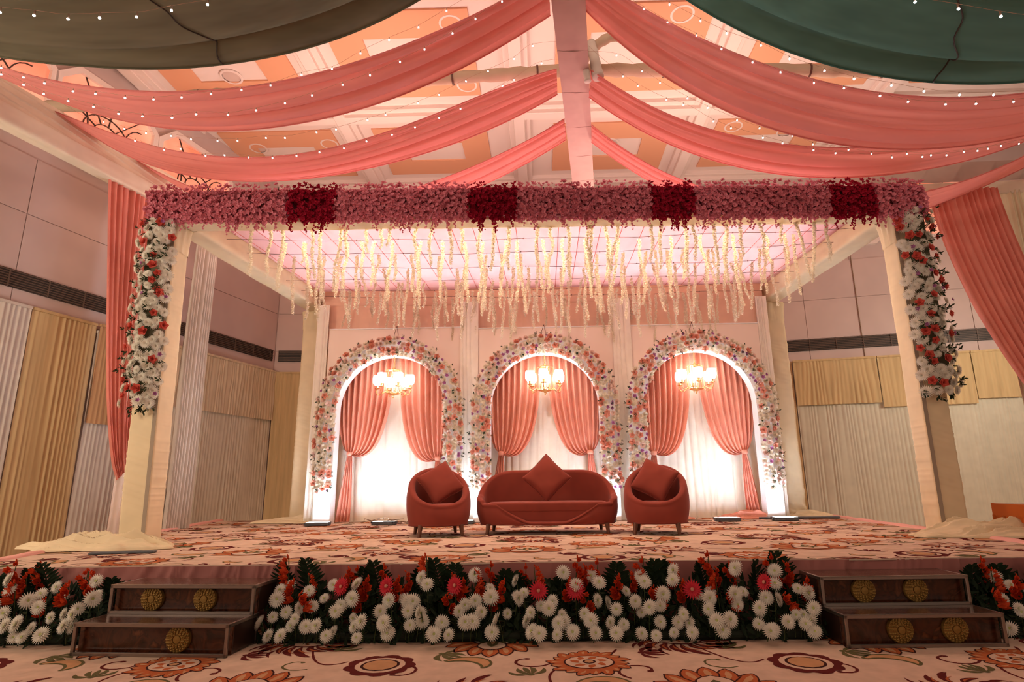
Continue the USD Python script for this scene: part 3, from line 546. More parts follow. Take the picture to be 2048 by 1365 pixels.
# ------------------------------------------------------------------ nine blocks of blossoms along the front beam
BLK = [('pink', -4.62, -2.94, 'long pink block of blossoms at the left end of the canopy front beam'), ('red', -2.94, -2.38, 'crimson block of blossoms, leftmost of four on the canopy beam'),
       ('pink', -2.38, -.82, 'pink block of blossoms between the first and second crimson block'), ('red', -.82, -.25, 'crimson block of blossoms, second from left on the canopy beam'),
       ('pink', -.25, 1.33, 'pink block of blossoms between the second and third crimson block, below the ridge drape'), ('red', 1.33, 1.84, 'crimson block of blossoms, third from left on the canopy beam'),
       ('pink', 1.84, 3.42, 'pink block of blossoms between the third and rightmost crimson block'), ('red', 3.42, 3.96, 'crimson block of blossoms, rightmost of four on the canopy beam'),
       ('pink', 3.96, 4.56, 'short pink block of blossoms at the right end of the canopy front beam')]
BL = [blossom(.033), blossom(.028), orchid(.031)]
for bi, (kind, xa, xb, lab) in enumerate(BLK):
    g = rng_(100+bi); t = thing('blossom_block', lab, 'flower garland', ((xa+xb)/2, 0, 0)); ox = (xa+xb)/2; ms, lv = [], []; L = xb-xa
    def base(x): return 6.37+.0217*(x+4.66)-.015, 4.055-.006*x       # beam's front face, lower edge of the block
    n = int(L*1150)
    e = 1.05 if kind == 'red' else 1.
    for i in range(n):
        x = g.uniform(xa, xb); yb_, zb_ = base(x); v = g.random(); bul = .13*math.sin(PI*(.12+.8*v))**.6*e
        z = zb_+.44*v; y = yb_-.02-bul*g.uniform(.45, 1); top = v > .9
        if top: y = yb_-g.uniform(-.1, .12); z = zb_+.43+g.uniform(0, .045)*e
        d = np.array([g.normal(0, .5), -1.0, .9*(v-.5)+g.normal(0, .4)+.5*top]); ms.append(put(BL[g.integers(3)], (x-ox, y, z), d, g.uniform(0, 6), g.uniform(.8, 1.2)))
    nt = int(L*19)
    for i in range(nt):                                                # sprays hanging from the lower edge
        x = g.uniform(xa+.02, xb-.02); yb_, zb_ = base(x); ln = g.uniform(.05, .17)*(1.15 if kind == 'red' else 1); y0 = yb_-.03-g.uniform(0, .10)
        for q in np.linspace(0, 1, int(ln/.018)+2):
            ms.append(put(BL[1], (x-ox+g.normal(0, .012), y0+g.normal(0, .014), zb_+.04-q*ln), (g.normal(0, .6), -.8, g.normal(-.2, .5)), g.uniform(0, 6), g.uniform(.65, 1)*(1-.3*q)))
    for i in range(int(L*9)):
        x = g.uniform(xa, xb); yb_, zb_ = base(x); v = g.random() if g.random() < .5 else g.uniform(.9, 1.); lv.append(put(SPR, (x-ox, yb_-.10*math.sin(PI*min(.9, .15+.75*v)), zb_+.43*v), (g.normal(0, .6), -.9, g.normal(.1, .4)), g.uniform(0, 6), g.uniform(.35, .6)))
    part('blossoms', cat_(ms), M['pet_pink' if kind == 'pink' else 'pet_red'], t, kind='stuff')
    part('leaves', cat_(lv), M['leaf'], t, kind='stuff')
    y0, z0 = base(ox); part('foam_base', box(xa-ox+.01, xb-ox-.01, y0-.075, y0-.004, z0+.07, z0+.415, .02), M['foam'], t)

# ------------------------------------------------------------------ garlands hung down the two front posts
def post_garland(label, x_at, yf, z0, z1, seed, side):
    g = rng_(seed); t = thing('post_garland', label, 'flower garland'); lv = []; pts = []; HW = .16
    part('base_strip', surf(np.stack([np.stack([np.array([x_at(z)+q*.12 for z in np.linspace(z0+.05, z1, 20)]), np.full(20, yf-.045), np.linspace(z0+.05, z1, 20)], 1) for q in (-1, 1)], 0)), M['foamw'], t)
    z = z0; row = 0
    while z < z1:
        for k, q in enumerate((-1., -.36, .36, 1.)):
            qq = q*HW+g.normal(0, .012)+(.03 if row % 2 else -.03); zz = z+g.normal(0, .018)
            if not z0-.02 < zz < z1: continue
            rnd = (1-abs(qq)/.24); y = yf-.05-.055*rnd; d = (qq*5.5, -1, g.normal(0, .25)); P = (x_at(zz)+qq, y, zz); u = g.random()
            if u < .20: part('rose', put(RO, P+np.array([0, -.025, 0]), d, g.uniform(0, 6), g.uniform(.9, 1.25)), M['pet_gerbera'] if False else M['coral'], t, label='coral rose')
            else: part('chrysanthemum', put(CH_A if u < .7 else CH_B, P, d, g.uniform(0, 6), g.uniform(1.0, 1.25)), M['pet_white'], t)
            if g.random() < .5: lv.append(put(SPR, (P[0]+g.normal(0, .03)+.03*g.choice((-1, 1)), y-.035, zz+g.normal(0, .02)+.035), (g.normal(.2*side, .4), -1, g.normal(-.1, .4)), g.uniform(0, 6), g.uniform(.55, .85)))
            if g.random() < .07: part('violet_bud', put(OR_, (P[0]+.04, y-.05, zz), d, 0, .9), M['pet_purple'], t)
        z += .078; row += 1
    for i in range(12): lv.append(put(SPR, (x_at(z0)+g.normal(0, .1), yf-.06, z0+g.uniform(-.09, .03)), (g.normal(0, .4), -.6, -1), g.uniform(0, 6), .75))
    for i in range(26): zz = g.uniform(z0, z1); lv.append(put(SPR, (x_at(zz)+side*.135, yf-.06, zz), (side*.6, -.7, g.normal(0, .4)), g.uniform(0, 6), g.uniform(.5, .8)))
    part('leaves', cat_(lv), M['leaf'], t, kind='stuff')
M['coral'] = petal('coral_rose_petal', (.84, .15, .11), .2)
post_garland('white and coral flower garland hanging down the front left canopy post', lambda z: -4.34-.027*(z-SZ)-.02, 6.335, 1.95, 4.10, 41, -1)
post_garland('white and coral flower garland hanging down the front right canopy post', lambda z: 4.385-.004*(4-z)+.02, 6.535, 1.98, 4.10, 42, 1)

# ------------------------------------------------------------------ wires under the roof with strings of cream flowers
PET = petals(3, .025, .022, 38, .15, 0, 2)
def string_mesh(L, seed):
    g = rng_(seed); ms = []; n = int(L/.0068); sw = g.uniform(-.035, .035); ph = g.uniform(0, 6)
    def ctr(u): return np.array([sw*math.sin(u*2.2+ph)-sw*math.sin(ph)+.012*math.sin(u*9+ph)-.012*math.sin(ph), .01*math.sin(u*5), -.03-L*u])
    for i in range(n):
        u = i/n; a = i*2.4+g.normal(0, .4); c_ = ctr(u)
        ms.append(put(PET, c_+np.array([math.cos(a), math.sin(a), 0])*g.uniform(.002, .009), (math.cos(a), math.sin(a), g.normal(-.3, .5)), g.uniform(0, 6), g.uniform(.7, 1.1)*(1.05-.25*u)))
    return cat_(ms), tube([np.array([0, 0, 0])]+[ctr(u) for u in np.linspace(0, 1, 10)], .0025, 3)
ROWS = [(6.72, 4.235, -3.62, 3.62, 36, 'frontmost'), (7.2, 4.24, -3.5, 3.55, 27, 'second'), (7.7, 4.25, -3.55, 3.6, 30, 'third'), (8.25, 4.25, -3.5, 3.5, 30, 'fourth'), (8.8, 4.25, -3.5, 3.45, 31, 'fifth'), (9.3, 4.25, -3.4, 3.4, 32, 'sixth'), (9.68, 4.25, -3.3, 3.35, 36, 'rearmost')]
protos = {}
for ri, (y, z, xa, xb, n, nm) in enumerate(ROWS):
    g = rng_(300+ri); fx = lambda x: 4.24 if False else 0
    def wz(x): return z-.06*(1-(x/4.2)**2)+.012*math.sin(x*3+ri)
    w = thing('hanging_wire', 'thin dark wire strung under the canopy roof, %s row of flower strings' % nm, 'wire'); part('strand', tube([(x, y+.012*x, wz(x)) for x in np.linspace(-4.15+.02*ri, 4.15-.02*ri, 40)], .0032, 4), M['wire'], w)
    for x in np.arange(xa, xb, .55): part('knot', put(lathe([(0, -.011), (.011, 0), (0, .011)], 6), (x, y+.012*x, wz(x)), (1, 0, 0)), M['wire'], w)
    for k in range(n):
        x = xa+(xb-xa)*(k+.5)/n+g.normal(0, .07); Lk = g.uniform(.48, .86) if g.random() > .15 else g.uniform(.25, .45); key = min(9, int((Lk-.25)/.061))
        lb = 'string of small cream flowers hanging from the %s wire under the canopy roof' % nm
        if key not in protos:
            a, b = string_mesh(.28+.061*key, 500+key); t = thing('flower_string', lb, 'flower string', (x, y+.012*x, wz(x)), (0, 0, g.uniform(0, 360)), 'cream flower strings on the %s wire' % nm)
            part('flowers', a, M['pet_cream'], t, kind='stuff'); part('cord', b, M['pet_cream'], t); protos[key] = t
        else: dup(protos[key], (x, y+.012*x, wz(x)), (g.normal(0, 4), g.normal(0, 5), g.uniform(0, 360)), lb, 'cream flower strings on the %s wire' % nm)

# ------------------------------------------------------------------ the backdrop: cloth pillars, arch panels, floral arches, curtains, chandeliers
def pleated(p0, p1, z0, z1, n, amp, seed, nt=24, per=9, flare=0., sharp=1.6, lean=0.):
    """curtain from plan point p0 to p1, hanging from z1 down to z0, n pleats"""
    p0, p1 = np.array(p0, float), np.array(p1, float); L = np.linalg.norm(p1-p0); d = (p1-p0)/L; o = np.array([d[1], -d[0]])
    s = np.linspace(0, 1, n*per+1); t = np.linspace(0, 1, nt); S, T = np.meshgrid(s, t, indexing='ij')
    u = S*n+.75*noise(np.stack([S*n*.45+seed, T*.7, 0*S], -1), seed)+.3*noise(np.stack([S*n*.11+seed, T*.5, 0*S], -1), seed+8); w = np.abs(np.sin(PI*u))**(1/sharp)
    a = amp*np.clip(.65+.75*noise(np.stack([S*n*.55, T*1.1, 0*S+seed], -1), seed+1), .1, 1.5)*(1+flare*T)
    off = a*(w-.5)*2+.012*noise(np.stack([S*L*3, T*3, 0*S+seed], -1), seed+2); Sx = S*L+lean*T
    return surf(np.stack([p0[0]+d[0]*Sx+o[0]*off, p0[1]+d[1]*Sx+o[1]*off, z1+(z0-z1)*T], -1))
ARX = [(-2.47, 'left', 'first'), (.05, 'middle', 'second'), (2.56, 'right', 'third')]
YP = 9.70; RI, RO_, ZC = .885, 1.17, 2.26
hp = thing('header_curtain', 'peach pleated valance hanging below the rear canopy beam', 'curtain'); part('cloth', pleated((-3.8, 9.86), (3.82, 9.84), 3.35, 4.135, 40, .008, 21, 8, 9), M['peach'], hp, smooth=True)
def arch_poly(r, zb): 
    a = np.linspace(0, PI, 48); return Polygon([(r, zb)]+[(r*math.cos(q), ZC+r*math.sin(q)) for q in a]+[(-r, zb)])
ZS = SZ+.012
for i, (cx, side, nth) in enumerate(ARX):
    x0, x1, zt = ((-3.63, -1.36, 3.66), (-1.06, 1.22, 3.63), (1.53, 3.68, 3.63))[i]
    pan = shapely.box(x0-cx, ZS, x1-cx, zt).difference(arch_poly(RI+.04, ZS-.1))
    t = thing('arch_panel', 'blush painted panel with a round-topped opening behind the %s floral arch' % side, 'panel', (cx, 0, 0))
    part('board', extr_y(pan, YP, YP+.03), M['panelwhite'], t); part('top_edge', box(x0-cx, x1-cx, YP-.012, YP+.035, zt, zt+.018, .004), M['white'], t)
    t = thing('backdrop_curtain', 'ivory pleated curtain closing the %s arch opening' % side, 'curtain', (cx, 0, 0))
    part('cloth', pleated((-1.12, 10.02), (1.12, 10.02), ZS, 3.6, 17, .022, 31+i, 12, 9, 0, 3.), M['ivory_back'] if 'ivory_back' in M else M.setdefault('ivory_back', cloth('ivory_curtain', (.86, .79, .66), trans=.1)), t, smooth=True)
    # the floral arch: a white arch frame with flowers fixed on its face
    g = rng_(700+i); t = thing('floral_arch', 'white arch frame covered in white, peach and violet flowers, %s of three on the stage' % ('leftmost' if i == 0 else 'middle' if i == 1 else 'rightmost'), 'flower arch', (cx, 0, 0))
    fr = arch_poly(RO_-.02, ZS).difference(arch_poly(RI, ZS-.1)); part('arch_frame', extr_y(fr, 9.47, YP-.002), M['white'], t)
    leg = ZC-.95; total = 2*leg+PI*1.03; ws, lv, nrow = [], [], int(total/.074)
    for r_ in range(nrow):
        q = (r_+.5)/nrow*total
        for k, off in enumerate((-.112, -.038, .038, .112)):
            qq = q+(.03 if k % 2 else -.01)+g.normal(0, .012); o = off+g.normal(0, .01); rr = 1.035+o
            if qq < leg: x, z, a = -rr, .95+qq, PI
            elif qq > leg+PI*1.03: x, z, a = rr, ZC-(qq-leg-PI*1.03), 0
            else: a = PI-(qq-leg)/1.03; x, z = rr*math.cos(a), ZC+rr*math.sin(a)
            rnd = 1-abs(o)/.17; y = 9.465-.02-.06*rnd; d = (math.cos(a)*o*5+g.normal(0, .2), -1, math.sin(a)*o*5+g.normal(0, .2)); u = g.random(); sp = g.uniform(0, 6)
            if u < .50: part('white_flower', put(CH_B if u < .12 else RO, (x, y, z), d, sp, g.uniform(1.0, 1.3)), M['pet_ivory'], t)
            elif u < .70: part('blush_rose', put(RO, (x, y-.014, z), d, sp, g.uniform(1.0, 1.25)), M['pet_blush'], t)
            elif u < .87: part('peach_rose', put(RO, (x, y-.022, z), d, sp, g.uniform(1.05, 1.35)), M['pet_peach'], t)
            else: part('violet_flower', put(OR_, (x, y-.03, z), d, sp, g.uniform(.9, 1.2)), M['pet_purple'], t)
            if g.random() < .28: lv.append(put(SPR, (x+g.normal(0, .02), y-.02, z+g.normal(0, .02)), d, sp, g.uniform(.45, .7)))
            if k in (3,) and g.random() < .4: lv.append(put(SPR, (x+math.cos(a)*.03, y+.02, z+math.sin(a)*.03), (math.cos(a), -.4, math.sin(a)), sp, g.uniform(.45, .7)))
            if k == 0 and g.random() < .25: lv.append(put(SPR, (x-math.cos(a)*.03, y+.01, z-math.sin(a)*.03), (-math.cos(a), -.5, -math.sin(a)), sp, g.uniform(.3, .5)))
    part('leaves', cat_(lv), M['leaf'], t, kind='stuff')
    part('tie_wire', cat_([tube([(.02*k+.01, 9.68, 3.4), (.035*k, 9.69, 3.55), (.01, 9.69, zt+.05)], .004, 4) for k in (-1, 1)]), M['wire'], t)
# gathered cloth pillars between the panels
for x, w, y, sd, lab in ((-3.76, .2, 9.72, 51, 'narrow ivory cloth pillar between the rear left post and the left arch'), (-1.21, .30, 9.68, 52, 'ivory cloth pillar between the left and middle arch'), (1.375, .31, 9.68, 53, 'ivory cloth pillar between the middle and right arch'), (3.78, .18, 9.72, 54, 'narrow ivory cloth pillar between the right arch and the rear right post')):
    t = thing('cloth_pillar', lab, 'drape', (x, y, ZS)); z1 = 4.12-ZS; part('core', box(-w*.4, w*.4, .02, .07, 0, z1), M['white_cloth'], t)
    part('cloth', pleated((-w/2, .0), (w/2, .0), .0, z1, 4, .014, sd, 10, 13, 0, 2.2), M['ivory_cloth2'] if 'ivory_cloth2' in M else M.setdefault('ivory_cloth2', cloth('ivory_pillar', (.87, .80, .69), trans=.1)), t, smooth=True)
# tied-back salmon curtains
def tieback(xo, xi, zt, xt, zk, y, seed, n=8, puddle=False):
    ns, nt = n*16+1, 44; S, T = np.meshgrid(np.linspace(0, 1, ns), np.linspace(0, 1, nt), indexing='ij'); sg = np.sign(xi-xo)
    xtop = xo+(xi-xo)*S; H = zt-zk; dz = .24*S**1.4
    b0, b1, b2, b3 = (1-T)**3, 3*T*(1-T)**2, 3*T*T*(1-T), T**3
    X = b0*xtop+b1*(xtop+sg*.0)+b2*(xt+(xtop-xt)*.78)+b3*(xt+sg*.035*(S-.4)); Z = b0*zt+b1*(zt-H*.62)+b2*(zk-dz)+b3*(zk+.05*(.5-S))
    u = S*n+.3*noise(np.stack([S*n*.4+seed, T*.8, 0*S], -1), seed); A = (.045*(1-T**3)+.022)*(.75+.4*noise(np.stack([np.floor(S*n)*.9, T, 0*S], -1), seed+1))
    Y = y+A*np.sin(2*PI*u)*.9-.05*S*T+.012*noise(np.stack([X*4, Z*4, 0*X], -1), seed+4)
    body = surf(np.stack([X, Y, Z], -1))
    # tail below the tie
    ns2, nt2 = 81, 36; S, T = np.meshgrid(np.linspace(0, 1, ns2), np.linspace(0, 1, nt2), indexing='ij'); wdt = .075+.18*T**.7
    zb = ZS+.012; tx = xt-sg*.02*T+sg*.0; X = tx+(S-.5)*wdt-sg*.05*T; Y = y-.03+(.028+.012*T)*np.sin(2*PI*(S*4.5+.4*noise(np.stack([S*3, T*1.5, 0*S+seed], -1), seed+6))); Z = zk-.02+(zb-zk+.02)*T
    tail = surf(np.stack([X, Y, Z], -1))
    a = np.linspace(0, 2*PI, 16); kn = lathe([(.03, -.045), (.052, -.03), (.056, 0), (.05, .03), (.03, .045)], 16)
    kn = scl(kn, 1.0, .9, .8)
    return body, tail, mv(kn, xt, y-.03, zk)
for i, (cx, side, nth) in enumerate(ARX):
    for sg, sn in ((-1, 'left'), (1, 'right')):
        t = thing('tied_curtain', 'salmon curtain tied back at the %s of the %s arch' % (sn, side), 'curtain', (cx, 0, 0)); sd = 60+i*2+(sg > 0)
        zk = 1.56 if not (i == 0 and sg > 0) else 1.46
        b, tl, kn = tieback(sg*.99, sg*.04, 3.42, sg*.735, zk-.03*i, 9.86, sd, 9)
        part('swept_cloth', b, M['salmon'], t, smooth=True); part('tail', tl, M['salmon'], t, smooth=True); part('tie_band', kn, M['salmon'], t, smooth=True)
        if (i, sg) in ((2, 1), (2, -1), (1, 1)):
            rx, ry = (.42, .17) if sg > 0 else (.4, .12); part('spilled_hem', mv(heap(rx, ry, .17 if (i, sg) == (2, 1) else .09, 70+sd), sg*.62, 9.60, ZS+.002), M['salmon'], t, smooth=True)
# chandeliers
def chandelier(cx, z0, lab, src=None):
    if src is not None: return dup(src, (cx, 9.57, z0), (0, 0, 25), lab)
    t = thing('chandelier', lab, 'chandelier', (cx, 9.57, z0))
    ch_ = []
    for k in range(16): ch_.append(mv(rot(rot(scl(trimesh.creation.torus(.011, .0028, 10, 5), .7, 1, 1), 'y', 90), 'z', 90*(k % 2)), 0, 0, .46+k*.0175))
    part('chain', cat_(ch_), M['brass'], t, smooth=True)
    part('crown', lathe([(.0, .465), (.012, .46), (.02, .44), (.05, .425), (.085, .415), (.09, .405), (.05, .40), (.02, .385), (0, .38)], 24), M['brass'], t, smooth=50)
    part('glass_column', lathe([(.028, .04), (.036, .06), (.03, .2), (.036, .36), (.026, .39)], 16), M['crystal'], t, smooth=True)
    part('bowl', lathe([(0, -.035), (.012, -.03), (.02, -.015), (.05, -.005), (.105, .012), (.11, .022), (.06, .03), (.028, .04), (0, .04)], 24), M['brass'], t, smooth=50); part('finial', mv(trimesh.creation.icosphere(2, .013), 0, 0, -.047), M['brass'], t, smooth=True)
    for k in range(6):
        a = k*PI/3; part('cage_rod', rot(tube(catmull([(.07, 0, .415), (.125, 0, .40), (.14, 0, .34), (.132, 0, .2), (.14, 0, .08), (.12, 0, .03), (.08, 0, .015)], 22), .0052, 6), 'z', math.degrees(a)+30), M['brass'], t, smooth=True)
        arm = part('arm', rot(tube(catmull([(.10, 0, .02), (.15, 0, .045), (.19, 0, .02), (.235, 0, .0), (.275, 0, .03), (.285, 0, .075), (.27, 0, .10)], 24), .0058, 6), 'z', math.degrees(a)), M['brass'], t, smooth=True)
        R = lambda m: rot(mv(m, .27, 0, 0), 'z', math.degrees(a))
        part('drip_pan', R(lathe([(0, .098), (.035, .10), (.045, .112), (.02, .118), (.016, .15), (.028, .155), (.028, .165), (0, .165)], 16)), M['brass'], arm, smooth=50)
        part('glass_shade', R(lathe([(.026, .155), (.05, .165), (.072, .195), (.08, .235), (.077, .285), (.068, .325), (.064, .325), (.072, .285), (.075, .235), (.067, .198), (.045, .170), (.0, .162)], 22)), M['shade'], arm, smooth=True)
    return t
M['crystal'] = plain('crystal', (1, 1, 1), .05, transmission_weight=.9, ior=1.45)
c0 = chandelier(-2.45, 2.50, 'brass chandelier with glowing white glass shades in the left arch')
chandelier(.06, 2.51, 'brass chandelier with glowing white glass shades in the middle arch', c0); chandelier(2.53, 2.49, 'brass chandelier with glowing white glass shades in the right arch', c0)
# LED floor lights
def uplight(x, y, lab, rz, src=None):
    if src is not None: return dup(src, (x, y, ZS+.003), (0, 0, rz), lab)
    t = thing('floor_uplight', lab, 'light', (x, y, ZS+.003), (0, 0, rz))
    part('housing', cat_([box(-.17, .17, -.11, .11, .0, .035, .012), box(-.17, .17, -.11, -.095, .03, .05), box(-.17, .17, .095, .11, .03, .05), box(-.17, -.155, -.11, .11, .03, .05), box(.155, .17, -.11, .11, .03, .05)]), M['housing'], t)
    part('lens', box(-.153, .153, -.093, .093, .034, .046), M['led'], t); part('bracket', cat_([box(-.182, -.172, -.02, .02, 0, .04), box(.172, .182, -.02, .02, 0, .04)]), M['housing'], t); return t
u0_ = uplight(-3.40, 9.12, 'square LED floor light at the foot of the leftmost arch leg', 4)
uplight(-2.40, 9.16, 'square LED floor light in front of the left arch curtain', -6, u0_); uplight(2.70, 9.08, 'square LED floor light in front of the right arch curtain', 5, u0_)
uplight(3.53, 9.04, 'square LED floor light at the foot of the rightmost arch leg', -3, u0_); uplight(-1.22, 9.14, 'LED floor light behind the left armchair, under the cloth pillar', 2, u0_)
uplight(.9, 9.2, 'LED floor light behind the sofa at the middle arch', 8, u0_)
g = rng_(5)
t = thing('cable_tangle', 'tangle of brown cables on the stage in front of the left arch', 'cable')
for k in range(6):
    x0 = -2.95+.15*k; part('cable', tube(catmull([(x0+g.normal(0, .05), 9.42+g.normal(0, .02), ZS+.01+abs(g.normal(0, .035))) if j % 3 else (x0+.12*j+g.normal(0, .04), 9.44, ZS+.008) for j in range(2)]+[(x0+.1*j+g.normal(0, .05), 9.42+g.normal(0, .03), ZS+.012+abs(g.normal(0, .04))) for j in range(1, 6)], 40), .005, 5), M['cable'], t, smooth=True)
for (x, y, pts, lab) in ((0, 0, [(-2.55, 9.2), (-2.2, 9.35), (-1.8, 9.38), (-1.2, 9.42), (-.6, 9.40), (.2, 9.42), (1.1, 9.38), (2.1, 9.3), (2.5, 9.15)], 'long cable lying along the foot of the arches'),):
    single('floor_cable', tube(catmull([(a, b, ZS+.0065) for a, b in pts], 80), .006, 5), M['cable'], lab, 'cable', smooth=True)

# ------------------------------------------------------------------ sofa, armchairs, cushions
def superell(a, b, n, k=3.2, y0=0.):
    p = np.linspace(0, 2*PI, n, endpoint=False); c, s = np.cos(p), np.sin(p); return p, np.stack([a*np.sign(c)*np.abs(c)**(2/k), b*np.sign(s)*np.abs(s)**(2/k)], 1)
def tub(a, b, hfun, th, zb, zin, k, bulge=.02, n=180, taper=.94):
    """upholstered tub: outer wall, rolled rim of varying height, inner wall"""
    p, pl = superell(a, b, n, k); h = hfun(p, pl); nrm = np.stack([np.cos(p), np.sin(p)], 1)
    tan = np.roll(pl, -1, 0)-np.roll(pl, 1, 0); nrm = np.stack([tan[:, 1], -tan[:, 0]], 1); nrm /= np.linalg.norm(nrm, axis=1, keepdims=True); nrm = (nrm+np.roll(nrm, 1, 0)+np.roll(nrm, -1, 0))/3
    prof = []
    for t in np.linspace(0, 1, 12): prof.append((t, -.012+bulge*math.sin(PI*t), 'out'))
    rows = [np.c_[pl*.80, np.full(n, zb+.004)], np.c_[pl*(taper-.01), np.full(n, zb)]]
    for t, o, _ in prof:
        z = zb+.012+(h-th*.5-zb-.012)*t; sc = taper+(1-taper)*np.minimum(1, (z-zb)/.32)
        rows.append(np.c_[pl*sc[:, None]+nrm*o, z])
    for ang in np.linspace(0, PI, 9)[1:]:
        rows.append(np.c_[pl+nrm*(-.012-th*.5+th*.5*math.cos(ang))[..., None] if False else pl+nrm*(-.012-th*.5+th*.5*math.cos(ang)), h-th*.5+th*.5*math.sin(ang)])
    for t in np.linspace(0, 1, 8)[1:]:
        rows.append(np.c_[pl-nrm*(.012+th+.03*math.sin(PI*t)*0), (h-th*.5)+(np.minimum(zin, h-th*.5)-(h-th*.5))*t])
    return surf(np.array(rows).transpose(1, 0, 2), True)
def leg(x, y, h, tilt): 
    m = lathe([(0, 0), (.017, 0), (.019, .008), (.029, h), (0, h)], 14); v, f = m; v = v.copy(); v[:, 0] += (h-v[:, 2])*tilt[0]; v[:, 1] += (h-v[:, 2])*tilt[1]; return v+[x, y, 0], f
def cushion(wd=.43, th=.085, seed=0):
    n = 34; u = np.linspace(-1, 1, n); Uu, Vv = np.meshgrid(u, u, indexing='ij'); e = (1-np.abs(Uu)**2.6)*(1-np.abs(Vv)**2.6); pin = 1-.10*(1-np.abs(Uu)**2)*np.abs(Vv)-.0
    X = Uu*wd/2*(1-.09*(1-Vv**2)*np.abs(Uu)**4)*1.0; Y = Vv*wd/2*(1-.09*(1-Uu**2)*np.abs(Vv)**4); z = th*np.clip(e, 0, 1)**.42; w = .006*noise(np.stack([Uu*2.5+seed, Vv*2.5, 0*Uu], -1), seed)
    a = surf(np.stack([X, Y, z+w*(e > .02)], -1)); b = surf(np.stack([X, Y, -z+w*(e > .02)], -1)); return cat_([a, (b[0], b[1][:, ::-1])])
def sofa():
    t = thing('sofa', 'brick-brown velvet tub sofa for three on short wooden legs', 'sofa', (.045, 7.42, ZS+.002), (0, 0, 0))
    A, B = .87, .40
    def h(p, pl):
        x, y = pl[:, 0], pl[:, 1]; ys = (y+B)/(2*B)                     # 0 front, 1 back
        back = .44+.305*np.sqrt(1-np.clip((np.abs(x)-.40)/(A-.40), 0, 1)**2.2)
        hh = np.where(ys > .5, back, 0); arm = .36+.09*np.clip(ys/.5, 0, 1)**1.1
        hh = np.where(ys > .5, np.maximum(back, .36+.09), np.minimum(arm, back))
        f = y < -B*.62; ax = np.abs(x); flap = np.where(ax > .60, .355, np.where(ax > .2, .145+.21*np.clip((ax-.2)/.40, 0, 1)**1.3, .145))
        hh = np.where(f, np.minimum(hh, flap), hh); k = np.array([1, 2, 3, 2, 1.]); k /= k.sum()
        return np.convolve(np.r_[hh[-2:], hh, hh[:2]], k, 'valid')
    part('shell', tub(A, B, h, .085, .105, .2, 3.0, n=360), M['velvet'], t, smooth=True)
    part('front_panel', box(-.56, .56, -.338, -.2, .112, .272, .01), M['velvet'], t, smooth=40)
    part('base', box(-.60, .60, -.30, .30, .10, .26, .03), M['velvet'], t, smooth=40)
    n = 40; Uu, Vv = np.meshgrid(np.linspace(-1, 1, n), np.linspace(-1, 1, 24), indexing='ij')
    q = superell(.715, .30, 120, 5)[1]; rows = [np.c_[q*.0, np.full(120, .255)], np.c_[q*.97, np.full(120, .262)], np.c_[q*1.0, np.full(120, .275)], np.c_[q, np.full(120, .335)], np.c_[q*.99, np.full(120, .352)], np.c_[q*.96, np.full(120, .360)], np.c_[q*.5, np.full(120, .368)], np.c_[q*.0, np.full(120, .37)]]
    part('seat_cushion', mv(surf(np.array(rows).transpose(1, 0, 2), True), 0, -.055, 0), M['velvet'], t, smooth=40)
    for x in (-.69, .69):
        part('leg', leg(x, -.28, .12, (.12*np.sign(x), -.1)), M['wood'], t, smooth=40); part('leg', leg(x*.96, .26, .12, (.1*np.sign(x), .1)), M['wood'], t, smooth=40)
sofa()
def chair(loc, rz, lab, src=None):
    if src is not None: return dup(src, loc, (0, 0, rz), lab)
    t = thing('tub_armchair', lab, 'armchair', loc, (0, 0, rz)); A = B = .375
    def h(p, pl):
        ys = (pl[:, 1]+B)/(2*B); return .355+.43*np.clip(ys, 0, 1)**1.05
    part('shell', tub(A, B, h, .085, .115, .3, 2.1, n=160, taper=.95), M['velvet'], t, smooth=True)
    q = superell(.285, .285, 80, 2.6)[1]; rows = [np.c_[q, np.full(80, .12)], np.c_[q, np.full(80, .325)], np.c_[q*.97, np.full(80, .345)], np.c_[q*.5, np.full(80, .362)], np.c_[q*0, np.full(80, .365)]]
    part('seat_cushion', surf(np.array(rows).transpose(1, 0, 2), True), M['velvet'], t, smooth=40)
    for x, y in ((-.23, -.25), (.23, -.25), (-.23, .25), (.23, .25)): part('leg', leg(x, y, .13, (.12*np.sign(x), .12*np.sign(y))), M['wood'], t, smooth=40)
    return t
cL = chair((-1.245, 7.20, ZS+.002), 17, 'brick-brown velvet tub armchair to the left of the sofa')
chair((1.325, 7.16, ZS+.002), -13, 'brick-brown velvet tub armchair to the right of the sofa', cL)
def throw(loc, rx, rz, spin, lab, seed):
    t = thing('cushion', lab, 'cushion', loc, (rx, 0, rz)); part('cover', rot(cushion(.44, .08, seed), 'z', spin), M['velvet'], t, smooth=True)
    e = .22*.985; q = np.array([(-e, -e), (0, -e*.93), (e, -e), (e*.93, 0), (e, e), (0, e*.93), (-e, e), (-e*.93, 0), (-e, -e)]); part('piping', rot(tube(np.c_[q, np.zeros(9)], .0045, 5), 'z', spin), M['velvet'], t, smooth=True)
throw((.045, 7.36, ZS+.645), 72, 0, 45, 'velvet cushion standing on its corner in the middle of the sofa', 1)
throw((-1.235, 7.24, ZS+.60), 62, 17, 31, 'velvet cushion leaning in the left armchair', 2)
throw((1.325, 7.20, ZS+.60), 62, -13, 62, 'velvet cushion leaning in the right armchair', 3)

